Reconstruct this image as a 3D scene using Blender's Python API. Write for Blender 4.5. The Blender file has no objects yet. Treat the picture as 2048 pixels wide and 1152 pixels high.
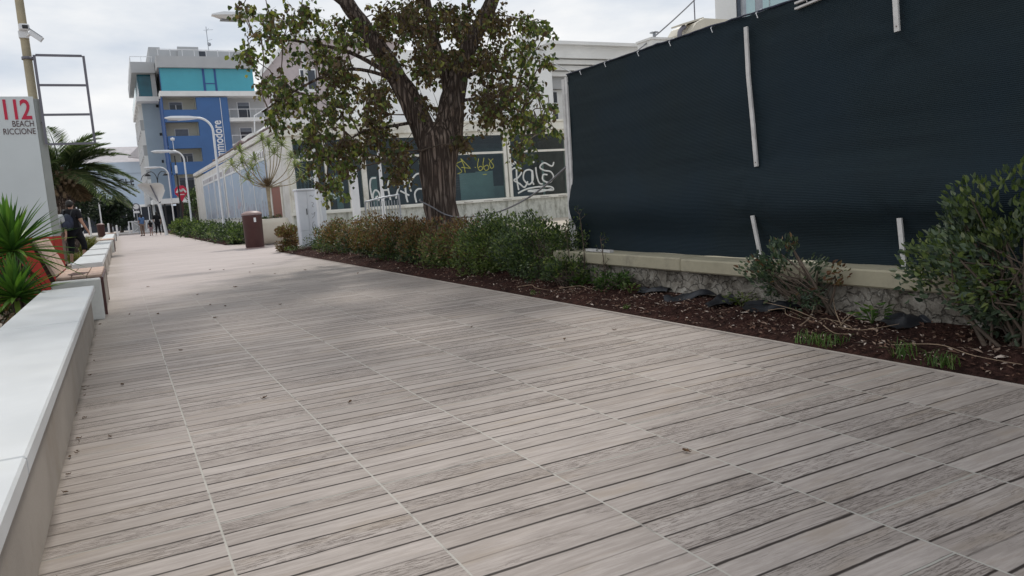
import bpy, math, random
from mathutils import Vector, Matrix, Euler, noise
random.seed(7)
PI = math.pi
R = math.radians
scene = bpy.context.scene
col = scene.collection
V = Vector

# ------------------------------------------------------------------ helpers
class MB:
    """collects faces and links them as one mesh object"""
    def __init__(s): s.v = []; s.f = []; s.m = []; s.sm = []
    def add(s, vs, fs, m=0, smooth=False):
        n = len(s.v); s.v += [tuple(p) for p in vs]
        for f in fs: s.f.append([i + n for i in f]); s.m.append(m); s.sm.append(smooth)
    def box(s, x0, x1, y0, y1, z0, z1, m=0, bev=0.0):
        if bev <= 0:
            vs = [(x, y, z) for z in (z0, z1) for y in (y0, y1) for x in (x0, x1)]
            s.add(vs, [(0, 2, 3, 1), (4, 5, 7, 6), (0, 1, 5, 4), (2, 6, 7, 3), (0, 4, 6, 2), (1, 3, 7, 5)], m)
        else:
            b = bev; P = {}
            vs = []
            for iz, z in enumerate((z0, z1)):
                for iy, y in enumerate((y0, y1)):
                    for ix, x in enumerate((x0, x1)):
                        dx = b if ix == 0 else -b; dy = b if iy == 0 else -b; dz = b if iz == 0 else -b
                        for k, p in enumerate(((x, y + dy, z + dz), (x + dx, y, z + dz), (x + dx, y + dy, z))):
                            P[(ix, iy, iz, k)] = len(vs); vs.append(p)
            fs = []
            for a in (0, 1):
                fs.append([P[(a, y, z, 0)] for y, z in ((0, 0), (0, 1), (1, 1), (1, 0))][::1 if a == 0 else -1])
                fs.append([P[(x, a, z, 1)] for x, z in ((0, 0), (1, 0), (1, 1), (0, 1))][::1 if a == 0 else -1])
                fs.append([P[(x, y, a, 2)] for x, y in ((0, 0), (0, 1), (1, 1), (1, 0))][::1 if a == 0 else -1])
            for a in (0, 1):
                for c in (0, 1):
                    fs.append([P[(0, a, c, 1)], P[(1, a, c, 1)], P[(1, a, c, 2)], P[(0, a, c, 2)]])
                    fs.append([P[(a, 0, c, 0)], P[(a, 1, c, 0)], P[(a, 1, c, 2)], P[(a, 0, c, 2)]])
                    fs.append([P[(a, c, 0, 0)], P[(a, c, 1, 0)], P[(a, c, 1, 1)], P[(a, c, 0, 1)]])
            for ix in (0, 1):
                for iy in (0, 1):
                    for iz in (0, 1): fs.append([P[(ix, iy, iz, k)] for k in (0, 1, 2)])
            s.add(vs, fs, m)
        return s
    def bar(s, p, q, w, h, m=0, up=(0, 0, 1)):
        p = V(p); q = V(q); d = (q - p).normalized(); up = V(up)
        if abs(d.dot(up)) > .99: up = V((0, 1, 0))
        a = d.cross(up).normalized() * w / 2; b = a.cross(d).normalized() * h / 2
        vs = [e + i * a + j * b for e in (p, q) for i, j in ((-1, -1), (1, -1), (1, 1), (-1, 1))]
        s.add(vs, [(0, 1, 2, 3), (7, 6, 5, 4), (0, 4, 5, 1), (1, 5, 6, 2), (2, 6, 7, 3), (3, 7, 4, 0)], m)
        return s
    def tube(s, pts, rad, n=8, m=0, smooth=True, cap=True, wob=0.0):
        pts = [V(p) for p in pts]
        if not hasattr(rad, '__len__'): rad = [rad] * len(pts)
        base = len(s.v); prev = None; vs = []; fs = []
        for i, p in enumerate(pts):
            t = (pts[min(i + 1, len(pts) - 1)] - pts[max(i - 1, 0)])
            t = t.normalized() if t.length > 1e-9 else V((0, 0, 1))
            if prev is None:
                a = t.cross(V((0, 0, 1)))
                if a.length < .05: a = V((1, 0, 0)) - t * t.x
            else: a = prev - t * prev.dot(t)
            a.normalize(); b = t.cross(a); prev = a
            for k in range(n):
                g = 2 * PI * k / n; r = rad[i]
                if wob: r *= 1 + wob * noise.noise(V((math.cos(g) * 2.2, math.sin(g) * 2.2, i * .35 + base * .01)))
                vs.append(p + (a * math.cos(g) + b * math.sin(g)) * r)
        for i in range(len(pts) - 1):
            for k in range(n):
                fs.append((i * n + k, i * n + (k + 1) % n, (i + 1) * n + (k + 1) % n, (i + 1) * n + k))
        s.add(vs, fs, m, smooth)
        if cap:
            s.add([vs[k] for k in range(n)], [list(range(n))[::-1]], m)
            s.add([vs[-n + k] for k in range(n)], [list(range(n))], m)
        return s
    def lathe(s, prof, c=(0, 0, 0), n=24, m=0, smooth=True):
        vs = [(c[0] + r * math.cos(2 * PI * k / n), c[1] + r * math.sin(2 * PI * k / n), c[2] + z) for r, z in prof for k in range(n)]
        fs = [(i * n + k, i * n + (k + 1) % n, (i + 1) * n + (k + 1) % n, (i + 1) * n + k) for i in range(len(prof) - 1) for k in range(n)]
        s.add(vs, fs, m, smooth); return s
    def ell(s, c, r, m=0, n=12, k=8, jit=0.0):
        prof = []
        vs = []; fs = []
        for i in range(k + 1):
            th = PI * i / k
            for j in range(n):
                ph = 2 * PI * j / n
                d = V((math.sin(th) * math.cos(ph), math.sin(th) * math.sin(ph), math.cos(th)))
                q = 1 + (jit * noise.noise(d * 1.7 + V(c)) if jit else 0)
                vs.append((c[0] + r[0] * d.x * q, c[1] + r[1] * d.y * q, c[2] + r[2] * d.z * q))
        for i in range(k):
            for j in range(n):
                fs.append((i * n + j, (i + 1) * n + j, (i + 1) * n + (j + 1) % n, i * n + (j + 1) % n))
        s.add(vs, fs, m, True); return s
    def prism(s, poly, lo, hi, axis='z', m=0):
        """poly: 2D outline extruded along an axis"""
        n = len(poly)
        def P(a, b, t): return {'z': (a, b, t), 'y': (a, t, b), 'x': (t, a, b)}[axis]
        vs = [P(a, b, lo) for a, b in poly] + [P(a, b, hi) for a, b in poly]
        fs = [list(range(n))[::-1], list(range(n, 2 * n))] + [(i, (i + 1) % n, n + (i + 1) % n, n + i) for i in range(n)]
        s.add(vs, fs, m); return s
    def leaf(s, p, d, nrm, L, W, m=0, fold=.15, broad=True):
        d = d.normalized(); side = d.cross(nrm)
        if side.length < 1e-4: side = d.cross(V((.3, .5, .8)))
        side.normalize(); up = side.cross(d)
        if broad:
            vs = [p, p + d * L * .3 + side * W * .5 + up * fold * W, p + d * L * .68 + side * W * .36 + up * fold * W * .7, p + d * L - up * .08 * L,
                  p + d * L * .68 - side * W * .36 + up * fold * W * .7, p + d * L * .3 - side * W * .5 + up * fold * W]
            s.add(vs, [(0, 1, 2, 3), (0, 3, 4, 5)], m)
        else:
            vs = [p, p + d * L * .45 + side * W * .5 + up * fold * W, p + d * L, p + d * L * .45 - side * W * .5 + up * fold * W]
            s.add(vs, [(0, 1, 2), (0, 2, 3)], m)
    def build(s, name, mats, parent=None, kind=None):
        off = V((0, 0, 0)); q = parent
        while q is not None: off += q.location; q = q.parent
        me = bpy.data.meshes.new(name)
        me.from_pydata([(a - off.x, b - off.y, c - off.z) for a, b, c in s.v], [], s.f)
        if not isinstance(mats, (list, tuple)): mats = [mats]
        for mt in mats: me.materials.append(mt)
        me.polygons.foreach_set('material_index', s.m)
        me.polygons.foreach_set('use_smooth', s.sm)
        me.update()
        o = bpy.data.objects.new(name, me); col.objects.link(o)
        if parent is not None: o.parent = parent
        if kind: o['kind'] = kind
        return o

def tag(o, label, cat, group=None, kind=None):
    o['label'] = label; o['category'] = cat
    if group: o['group'] = group
    if kind: o['kind'] = kind
    return o
def thing(name, label, cat, loc=(0, 0, 0), group=None):
    o = bpy.data.objects.new(name, None); o.location = loc; col.objects.link(o)
    o.empty_display_size = .1
    return tag(o, label, cat, group)
def copy_tree(o, parent=None):
    c = o.copy(); col.objects.link(c)
    if parent is not None: c.parent = parent
    for ch in list(o.children): copy_tree(ch, c)
    return c
def spline(pts, n=6):
    pts = [V(p) for p in pts]; out = []
    for i in range(len(pts) - 1):
        a = pts[max(i - 1, 0)]; b = pts[i]; c = pts[i + 1]; d = pts[min(i + 2, len(pts) - 1)]
        for k in range(n):
            t = k / n
            out.append(.5 * ((2 * b) + (c - a) * t + (2 * a - 5 * b + 4 * c - d) * t * t + (3 * b - 3 * c + d - a) * t ** 3))
    out.append(pts[-1]); return out
def text(name, body, mt, size, M, parent, extrude=.004, bold=0.0, align='LEFT', track=1.0):
    cu = bpy.data.curves.new(name, 'FONT'); cu.body = body; cu.size = size; cu.extrude = extrude; cu.offset = bold
    cu.align_x = align; cu.space_character = track; cu.resolution_u = 3
    t = bpy.data.objects.new(name, cu); col.objects.link(t)
    dg = bpy.context.evaluated_depsgraph_get()
    me = bpy.data.meshes.new_from_object(t.evaluated_get(dg)); bpy.data.objects.remove(t); bpy.data.curves.remove(cu)
    off = V((0, 0, 0)); q = parent
    while q is not None: off += q.location; q = q.parent
    me.transform(Matrix.Translation(-off) @ M); me.materials.clear(); me.materials.append(mt)
    o = bpy.data.objects.new(name, me); col.objects.link(o)
    if parent is not None: o.parent = parent
    return o
FRONT = lambda x, y, z: Matrix.Translation((x, y, z)) @ Matrix.Rotation(PI / 2, 4, 'X')

# ------------------------------------------------------------------ materials
class NT:
    def __init__(s, name):
        s.mat = bpy.data.materials.new(name); s.mat.use_nodes = True
        s.t = s.mat.node_tree; s.t.nodes.clear()
        s.out = s.n('ShaderNodeOutputMaterial')
    def n(s, typ, **k):
        x = s.t.nodes.new(typ)
        for a, b in k.items(): setattr(x, a, b)
        return x
    def l(s, a, b): s.t.links.new(a, b)
    def put(s, sock, v):
        if isinstance(v, (int, float)): sock.default_value = v
        elif isinstance(v, (tuple, list)): sock.default_value = v if len(v) != 3 or sock.type == 'VECTOR' else (*v, 1)
        else: s.l(v, sock)
    def m(s, op, a, b=0.0, c=None):
        x = s.n('ShaderNodeMath', operation=op); s.put(x.inputs[0], a); s.put(x.inputs[1], b)
        if c is not None: s.put(x.inputs[2], c)
        return x.outputs[0]
    def step(s, v, a, b):
        x = s.n('ShaderNodeMapRange', interpolation_type='SMOOTHSTEP'); s.put(x.inputs[0], v); s.put(x.inputs[1], a); s.put(x.inputs[2], b)
        return x.outputs[0]
    def mix(s, f, a, b, mode='MIX'):
        x = s.n('ShaderNodeMix', data_type='RGBA', blend_type=mode); s.put(x.inputs[0], f); s.put(x.inputs[6], a); s.put(x.inputs[7], b)
        return x.outputs[2]
    def noise(s, vec, scale, detail=4, rough=.55, dim='3D'):
        x = s.n('ShaderNodeTexNoise'); s.put(x.inputs['Scale'], scale); x.inputs['Detail'].default_value = detail; x.inputs['Roughness'].default_value = rough
        if vec is not None: s.l(vec, x.inputs['Vector'])
        return x.outputs[0]
    def vec(s, x, y, z):
        c = s.n('ShaderNodeCombineXYZ'); s.put(c.inputs[0], x); s.put(c.inputs[1], y); s.put(c.inputs[2], z); return c.outputs[0]
    def hash(s, *a):
        w = s.n('ShaderNodeTexWhiteNoise', noise_dimensions='3D')
        v = list(a) + [0.0] * (3 - len(a)); s.l(s.vec(*v), w.inputs['Vector']); return w.outputs['Value']
    def pos(s): return s.n('ShaderNodeNewGeometry').outputs['Position']
    def xyz(s, v):
        c = s.n('ShaderNodeSeparateXYZ'); s.l(v, c.inputs[0]); return c.outputs
    def ramp(s, f, stops):
        r = s.n('ShaderNodeValToRGB'); e = r.color_ramp.elements
        while len(e) < len(stops): e.new(.5)
        for i, (p, c) in enumerate(stops): e[i].position = p; e[i].color = (*c, 1)
        s.l(f, r.inputs[0]); return r.outputs[0]
    def done(s, color, rough=.6, height=None, bump=.3, dist=.01, metal=0.0, spec=.5, trans=None, alpha=None):
        b = s.n('ShaderNodeBsdfPrincipled'); s.put(b.inputs['Base Color'], color); s.put(b.inputs['Roughness'], rough)
        b.inputs['Metallic'].default_value = metal; b.inputs['Specular IOR Level'].default_value = spec
        if height is not None:
            bp = s.n('ShaderNodeBump'); bp.inputs['Strength'].default_value = bump; bp.inputs['Distance'].default_value = dist
            s.l(height, bp.inputs['Height']); s.l(bp.outputs[0], b.inputs['Normal'])
        sh = b.outputs[0]
        if trans is not None:
            tr = s.n('ShaderNodeBsdfTranslucent'); s.put(tr.inputs[0], trans)
            mx = s.n('ShaderNodeMixShader'); mx.inputs[0].default_value = .3; s.l(sh, mx.inputs[1]); s.l(tr.outputs[0], mx.inputs[2]); sh = mx.outputs[0]
        s.l(sh, s.out.inputs[0]); return s.mat

def mat(name, c, rough=.6, var=.12, scale=3.0, bump=.15, bscale=60.0, metal=0.0, spec=.5, dirt=None, damt=.5, dscale=1.2):
    """plain surface with soft mottling, fine relief and optional stains"""
    k = NT(name); p = k.pos()
    n1 = k.noise(p, scale, 5, .6); n2 = k.noise(p, bscale, 3, .6)
    a = tuple(x * (1 - var) for x in c); b = tuple(min(1, x * (1 + var)) for x in c)
    colr = k.mix(k.step(n1, .3, .7), a, b)
    if dirt is not None:
        n3 = k.noise(p, dscale, 8, .68)
        colr = k.mix(k.m('MULTIPLY', k.step(n3, .48, .72), damt), colr, dirt)
    rr = k.m('ADD', k.m('MULTIPLY', n1, .25), rough - .12)
    return k.done(colr, rr, n2, bump, .004, metal, spec)

def leafmat(name, stops, rough=.45, trans=True, spec=.4):
    k = NT(name); g = k.n('ShaderNodeNewGeometry')
    c = k.ramp(g.outputs['Random Per Island'], stops)
    c2 = k.mix(k.step(k.noise(g.outputs['Position'], 3.0, 2), .35, .65), k.mix(1.0, c, (.8, .8, .8), 'MULTIPLY'), c)
    return k.done(c2, rough, spec=spec, trans=(k.mix(1.0, c2, (1.3, 1.5, .7), 'MULTIPLY') if trans else None))

def glass(name, tint=(.75, .85, .85), dark=.75, rough=.03):
    k = NT(name)
    tr = k.n('ShaderNodeBsdfTransparent'); tr.inputs[0].default_value = (*tuple(x * dark for x in tint), 1)
    gl = k.n('ShaderNodeBsdfGlossy'); gl.inputs['Roughness'].default_value = rough
    fr = k.n('ShaderNodeFresnel'); fr.inputs[0].default_value = 1.5
    mx = k.n('ShaderNodeMixShader'); k.l(k.m('ADD', k.m('MULTIPLY', fr.outputs[0], .65), .01), mx.inputs[0]); k.l(tr.outputs[0], mx.inputs[1]); k.l(gl.outputs[0], mx.inputs[2])
    k.l(mx.outputs[0], k.out.inputs[0]); return k.mat

def walkway_mat():
    k = NT('wood_imprint_concrete'); p = k.pos(); x, y, z = k.xyz(p)
    u = k.m('DIVIDE', k.m('SUBTRACT', x, .192), .605)
    u = k.m('ADD', u, k.m('MULTIPLY', k.m('SUBTRACT', k.noise(p, .8, 2), .5), .012))
    i = k.m('FLOOR', u); fu = k.m('FRACT', u)
    dx = k.m('MULTIPLY', k.m('MINIMUM', fu, k.m('SUBTRACT', 1.0, fu)), .605)
    hi = k.hash(i, 3.0)
    wob = k.noise(k.vec(k.m('MULTIPLY', x, 3.0), k.m('MULTIPLY', y, 9.0), k.m('MULTIPLY', i, 7.3)), 1.0, 3)
    v = k.m('ADD', k.m('ADD', k.m('DIVIDE', y, .1125), k.m('MULTIPLY', hi, 4.0)), k.m('MULTIPLY', k.m('SUBTRACT', wob, .5), .16))
    j = k.m('FLOOR', v); fv = k.m('FRACT', v)
    dv = k.m('MULTIPLY', k.m('MINIMUM', fv, k.m('SUBTRACT', 1.0, fv)), .1125)
    jn = k.m('ROUND', v)
    hg = k.hash(i, jn, 1.0); hp = k.hash(i, j, 2.0); hp2 = k.hash(i, j, 5.0)
    gw = k.m('MULTIPLY', k.m('ADD', .0032, k.m('MULTIPLY', hg, .0026)), k.m('ADD', .45, k.m('MULTIPLY', k.noise(k.vec(k.m('MULTIPLY', x, 9.0), k.m('MULTIPLY', y, 30.0), hg), 1.0, 3), 1.1)))
    groove = k.m('SUBTRACT', 1.0, k.step(dv, k.m('MULTIPLY', gw, .5), k.m('MULTIPLY', gw, 1.6)))
    gstr = k.m('ADD', .35, k.m('MULTIPLY', k.step(hg, .02, .30), .65))
    groove = k.m('MULTIPLY', groove, gstr)
    joint = k.m('SUBTRACT', 1.0, k.step(dx, .0022, .0055))
    # slabs are ten boards long: the end joint is pale like the long joints
    endj = k.m('MULTIPLY', k.m('LESS_THAN', k.m('MODULO', k.m('ADD', jn, 4000.0), 11.0), .5), k.m('SUBTRACT', 1.0, k.step(dv, .0025, .006)))
    groove = k.m('MULTIPLY', groove, k.m('SUBTRACT', 1.0, joint))
    gv = k.vec(k.m('ADD', k.m('MULTIPLY', x, 4.6), k.m('MULTIPLY', hp, 31.0)), k.m('MULTIPLY', y, 46.0), k.m('MULTIPLY', hp2, 9.0))
    grain = k.noise(gv, 1.0, 9, .74)
    gv2 = k.vec(k.m('ADD', k.m('MULTIPLY', x, 19.0), k.m('MULTIPLY', hp, 17.0)), k.m('MULTIPLY', k.m('ADD', y, k.m('MULTIPLY', grain, .016)), 190.0), k.m('MULTIPLY', hp2, 5.0))
    fine = k.noise(gv2, 1.0, 6, .7)
    gv3 = k.vec(k.m('ADD', k.m('MULTIPLY', x, 2.6), k.m('MULTIPLY', hp2, 23.0)), k.m('MULTIPLY', k.m('ADD', y, k.m('MULTIPLY', wob, .02)), 85.0), k.m('MULTIPLY', hp, 7.0))
    lw = k.m('SINE', k.m('MULTIPLY', k.m('ADD', y, k.m('MULTIPLY', k.noise(k.vec(k.m('MULTIPLY', x, 2.2), k.m('MULTIPLY', y, 9.0), hp), 1.0, 3), .055)), 340.0))
    line = k.m('MULTIPLY', k.m('MULTIPLY', k.step(lw, .80, .99), k.step(k.noise(k.vec(k.m('MULTIPLY', x, 3.2), k.m('MULTIPLY', y, 22.0), hp2), 1.0, 3), .42, .58)), k.step(hp2, .52, .60))
    tan = k.m('MULTIPLY', k.step(k.noise(k.vec(k.m('MULTIPLY', x, 2.4), k.m('MULTIPLY', y, 10.0), hp), 1.0, 4), .52, .72), .5)
    patch = k.noise(k.vec(k.m('MULTIPLY', x, 1.3), k.m('MULTIPLY', y, 4.0), hp), 1.6, 3)
    crack = k.m('MULTIPLY', k.step(fine, .52, .585), k.step(k.m('ADD', patch, k.m('MULTIPLY', k.m('SUBTRACT', hp2, .5), .40)), .42, .64))
    big = k.noise(p, .55, 5, .62)
    base = k.ramp(hp, [(0.0, (.336, .294, .268)), (.3, (.362, .319, .292)), (.75, (.382, .337, .310)), (1.0, (.405, .360, .333))])
    c = k.mix(k.step(grain, .38, .66), k.mix(1.0, base, (.84, .825, .81), 'MULTIPLY'), k.mix(1.0, base, (1.13, 1.125, 1.12), 'MULTIPLY'))
    c = k.mix(k.m('MULTIPLY', crack, .64), c, (.100, .075, .063))
    c = k.mix(tan, c, (.330, .268, .212))
    c = k.mix(k.m('MULTIPLY', line, .62), c, (.075, .055, .045))
    knot = k.n('ShaderNodeTexVoronoi'); k.l(k.vec(k.m('MULTIPLY', x, 2.6), k.m('MULTIPLY', y, 7.0), 0.0), knot.inputs['Vector']); knot.inputs['Scale'].default_value = 1.0
    kd = knot.outputs['Distance']
    ring = k.m('MULTIPLY', k.m('SUBTRACT', 1.0, k.step(kd, .05, .16)), k.step(hp2, .6, .7))
    c = k.mix(k.m('MULTIPLY', ring, .55), c, k.mix(k.step(k.m('FRACT', k.m('MULTIPLY', kd, 24.0)), .3, .7), (.30, .26, .235), (.47, .43, .39)))
    c = k.mix(k.m('MULTIPLY', k.step(big, .44, .68), .24), c, k.mix(1.0, c, (.72, .715, .72), 'MULTIPLY'))
    # pattern fades: greyer midway, paler further along; blown sand beside the benches
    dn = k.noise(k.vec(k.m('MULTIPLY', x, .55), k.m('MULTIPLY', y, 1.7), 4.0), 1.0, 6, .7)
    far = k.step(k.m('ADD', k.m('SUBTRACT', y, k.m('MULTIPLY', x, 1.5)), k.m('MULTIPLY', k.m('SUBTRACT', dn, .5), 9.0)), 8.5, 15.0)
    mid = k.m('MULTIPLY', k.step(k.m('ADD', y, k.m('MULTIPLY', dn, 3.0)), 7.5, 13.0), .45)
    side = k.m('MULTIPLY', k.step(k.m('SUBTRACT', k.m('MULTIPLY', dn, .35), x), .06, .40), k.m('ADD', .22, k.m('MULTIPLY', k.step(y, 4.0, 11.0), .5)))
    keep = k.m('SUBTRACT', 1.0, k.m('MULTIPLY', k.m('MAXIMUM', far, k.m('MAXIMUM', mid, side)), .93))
    c = k.mix(k.m('MULTIPLY', groove, k.m('ADD', .18, k.m('MULTIPLY', keep, .80))), c, (.024, .016, .013))
    jc = k.mix(k.step(k.noise(p, 5.0, 4), .56, .68), (.43, .41, .37), (.16, .145, .13))
    c = k.mix(k.m('MULTIPLY', k.m('MAXIMUM', joint, endj), k.m('ADD', .35, k.m('MULTIPLY', keep, .55))), c, jc)
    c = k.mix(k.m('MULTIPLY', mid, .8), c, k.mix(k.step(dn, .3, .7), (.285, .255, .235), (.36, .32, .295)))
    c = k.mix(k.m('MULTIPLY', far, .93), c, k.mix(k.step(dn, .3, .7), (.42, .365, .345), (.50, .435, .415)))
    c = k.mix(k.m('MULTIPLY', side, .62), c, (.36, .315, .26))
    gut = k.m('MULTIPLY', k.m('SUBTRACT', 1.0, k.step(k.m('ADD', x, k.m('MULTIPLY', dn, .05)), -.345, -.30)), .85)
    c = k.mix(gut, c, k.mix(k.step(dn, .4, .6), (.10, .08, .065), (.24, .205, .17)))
    h = k.m('SUBTRACT', k.m('ADD', k.m('MULTIPLY', grain, .35), k.m('MULTIPLY', crack, -.35)), k.m('MULTIPLY', k.m('MULTIPLY', groove, keep), 1.1))
    h = k.m('SUBTRACT', h, k.m('MULTIPLY', joint, .35))
    rough = k.m('ADD', .62, k.m('MULTIPLY', grain, .22))
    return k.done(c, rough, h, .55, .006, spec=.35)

def bark_mat():
    k = NT('furrowed_bark'); p = k.pos(); x, y, z = k.xyz(p)
    q = k.vec(k.m('MULTIPLY', x, 14.0), k.m('MULTIPLY', y, 14.0), k.m('MULTIPLY', z, 1.5))
    n1 = k.noise(q, 1.0, 6, .6); n2 = k.noise(p, 1.6, 3)
    v = k.n('ShaderNodeTexVoronoi', feature='DISTANCE_TO_EDGE'); k.l(k.vec(k.m('ADD', k.m('MULTIPLY', x, 15.0), k.m('MULTIPLY', n1, 1.2)), k.m('ADD', k.m('MULTIPLY', y, 15.0), k.m('MULTIPLY', n1, 1.2)), k.m('MULTIPLY', z, 1.0)), v.inputs['Vector']); v.inputs['Scale'].default_value = 1.0
    cr = k.step(v.outputs['Distance'], .0, .26)
    c = k.mix(k.step(n1, .3, .7), (.125, .094, .080), (.245, .200, .174))
    c = k.mix(k.step(n2, .40, .62), c, k.mix(1.0, c, (1.25, 1.2, 1.15), 'MULTIPLY'))
    c = k.mix(cr, (.066, .049, .042), c)
    return k.done(c, .9, k.m('ADD', cr, k.m('MULTIPLY', n1, .6)), .9, .05, spec=.15)

def soil_mat():
    k = NT('dark_red_soil'); p = k.pos()
    n1 = k.noise(p, 22.0, 8, .7); n2 = k.noise(p, 2.0, 4)
    v = k.n('ShaderNodeTexVoronoi'); v.inputs['Scale'].default_value = 55.0; k.l(p, v.inputs['Vector'])
    c = k.mix(k.step(n1, .3, .7), (.015, .0075, .0065), (.075, .038, .031))
    c = k.mix(k.step(n2, .45, .65), c, k.mix(1.0, c, (1.35, 1.25, 1.2), 'MULTIPLY'))
    return k.done(c, .95, k.m('ADD', n1, k.m('MULTIPLY', v.outputs['Distance'], .6)), 1.0, .03, spec=.1)

def screen_mat():
    k = NT('dark_blue_shade_netting'); p = k.pos(); x, y, z = k.xyz(p)
    w = k.m('SINE', k.m('MULTIPLY', k.m('ADD', z, k.m('MULTIPLY', k.noise(p, 1.2, 2), .03)), 520.0))
    w2 = k.m('SINE', k.m('MULTIPLY', y, 700.0))
    n = k.noise(k.vec(0.0, k.m('MULTIPLY', y, 1.0), k.m('MULTIPLY', z, 16.0)), 1.0, 4, .6)
    n2 = k.noise(p, .9, 3)
    c = k.mix(k.step(n, .3, .7), (.0086, .0172, .0222), (.0120, .0230, .0285))
    c = k.mix(k.step(n2, .35, .7), c, (.0090, .0210, .0320))
    c = k.mix(k.m('MULTIPLY', k.step(w, .2, 1.0), .4), c, (.0185, .0310, .0400))
    return k.done(c, .68, k.m('ADD', k.m('MULTIPLY', w, .5), k.m('MULTIPLY', w2, .25)), .6, .003, spec=.2)

def plaster_stained(name, c, stain, amt=.7):
    k = NT(name); p = k.pos(); x, y, z = k.xyz(p)
    n = k.noise(k.vec(k.m('MULTIPLY', x, 2.5), k.m('MULTIPLY', y, 2.5), k.m('MULTIPLY', z, .8)), 1.6, 8, .68)
    n2 = k.noise(p, 9.0, 6, .65)
    cc = k.mix(k.step(n2, .3, .7), tuple(a * .85 for a in c), tuple(a * 1.1 for a in c))
    cc = k.mix(k.m('MULTIPLY', k.step(n, .46, .66), amt), cc, stain)
    return k.done(cc, .85, k.m('ADD', n, k.m('MULTIPLY', n2, .5)), .5, .02, spec=.2)

def rubble(name):
    k = NT(name); p = k.pos(); x, y, z = k.xyz(p)
    q = k.vec(x, k.m('ADD', y, k.m('MULTIPLY', k.noise(p, 5.0, 6), .45)), k.m('MULTIPLY', k.m('ADD', z, k.m('MULTIPLY', k.noise(p, 4.0, 6), .40)), 1.5))
    v = k.n('ShaderNodeTexVoronoi', feature='DISTANCE_TO_EDGE'); v.inputs['Scale'].default_value = 7.0; k.l(q, v.inputs['Vector'])
    v2 = k.n('ShaderNodeTexVoronoi'); v2.inputs['Scale'].default_value = 7.0; k.l(q, v2.inputs['Vector'])
    n1 = k.noise(p, 5.0, 8, .7); n2 = k.noise(p, 28.0, 6, .7); n3 = k.noise(k.vec(x, y, k.m('MULTIPLY', z, .5)), 2.2, 5, .6)
    e = k.step(k.m('ADD', v.outputs['Distance'], k.m('MULTIPLY', n1, .12)), .03, .14)
    st = k.mix(k.step(n1, .35, .65), (.17, .150, .125), (.46, .43, .38))
    st = k.mix(k.m('MULTIPLY', k.xyz(v2.outputs['Color'])[0], .5), st, (.30, .27, .225))
    c = k.mix(k.step(n2, .35, .6), k.mix(1.0, st, (.72, .71, .70), 'MULTIPLY'), st)
    c = k.mix(k.m('MULTIPLY', k.m('SUBTRACT', 1.0, e), .45), c, (.055, .047, .04))
    c = k.mix(k.m('MULTIPLY', k.step(n3, .55, .70), .7), c, (.07, .062, .05))
    return k.done(c, .92, k.m('ADD', k.m('MULTIPLY', e, .8), k.m('ADD', n1, k.m('MULTIPLY', n2, .5))), .9, .03, spec=.15)

def poster_mat():
    k = NT('faded_beach_photo_print'); p = k.pos(); x, y, z = k.xyz(p)
    sky = k.mix(k.step(z, 1.0, 3.2), (.40, .47, .56), (.34, .44, .58))
    n = k.noise(k.vec(0.0, k.m('MULTIPLY', y, .55), k.m('MULTIPLY', z, .8)), 1.0, 5, .6)
    n2 = k.noise(k.vec(5.0, k.m('MULTIPLY', y, .42), k.m('MULTIPLY', z, .75)), 1.0, 3, .5)
    c = k.mix(k.step(n, .55, .75), sky, (.60, .62, .66))
    c = k.mix(k.m('MULTIPLY', k.step(n2, .60, .70), .55), c, (.20, .22, .30))
    n3 = k.noise(k.vec(9.0, k.m('MULTIPLY', y, .5), k.m('MULTIPLY', z, .9)), 1.0, 3, .5)
    c = k.mix(k.m('MULTIPLY', k.step(n3, .63, .72), .6), c, (.55, .30, .30))
    return k.done(c, .45, spec=.4)

M = {}
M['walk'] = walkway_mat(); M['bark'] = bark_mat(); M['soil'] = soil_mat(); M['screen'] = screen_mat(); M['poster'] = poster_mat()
M['slab'] = mat('white_stone_slab', (.60, .61, .61), .42, .05, 2.5, .06, 90, dirt=(.62, .62, .59), damt=.5, dscale=1.6)
M['bench_side'] = mat('beige_cast_concrete', (.34, .30, .26), .75, .10, 2.2, .25, 70, dirt=(.27, .225, .18), damt=.7, dscale=1.8)
M['bench_white'] = mat('white_cast_concrete', (.68, .68, .65), .65, .08, 3, .2, 70, dirt=(.45, .43, .38), damt=.4)
M['bench_wood'] = mat('weathered_pale_wood', (.52, .37, .29), .7, .22, 9, .3, 60, dirt=(.30, .20, .15), damt=.6, dscale=4)
M['rust'] = mat('brown_painted_steel', (.085, .030, .026), .45, .18, 3, .1, 50)
M['bin'] = mat('maroon_painted_metal', (.060, .019, .018), .5, .15, 2.5, .1, 60, dirt=(.10, .04, .035), damt=.5)
M['bin_lid'] = mat('pale_pink_metal_lid', (.33, .23, .215), .5, .1)
M['white_metal'] = mat('white_painted_metal', (.76, .77, .79), .38, .04, 2, .05, 40, dirt=(.52, .52, .50), damt=.3)
M['cabinet'] = mat('light_grey_cabinet_paint', (.70, .73, .78), .5, .05, 2, .05, 40, dirt=(.45, .47, .48), damt=.35)
M['grey_metal'] = mat('grey_purple_frame_steel', (.16, .155, .185), .5, .12, 5, .1, 50)
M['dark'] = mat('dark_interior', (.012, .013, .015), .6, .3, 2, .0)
M['black'] = mat('black_metal', (.015, .015, .017), .45, .2)
M['blackplastic'] = mat('black_weed_fabric', (.016, .018, .024), .42, .3, 9, .5, 80)
M['pole'] = mat('yellowed_pole_paint', (.40, .345, .235), .6, .16, 2.5, .2, 30, dirt=(.26, .21, .12), damt=.6, dscale=2.5)
M['sign_white'] = mat('white_sign_board', (.64, .68, .69), .45, .03, 1.5, .03, 40)
M['sign_grey'] = mat('greenish_grey_sign_edge', (.42, .44, .42), .55, .06, 2, .05, 40)
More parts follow.
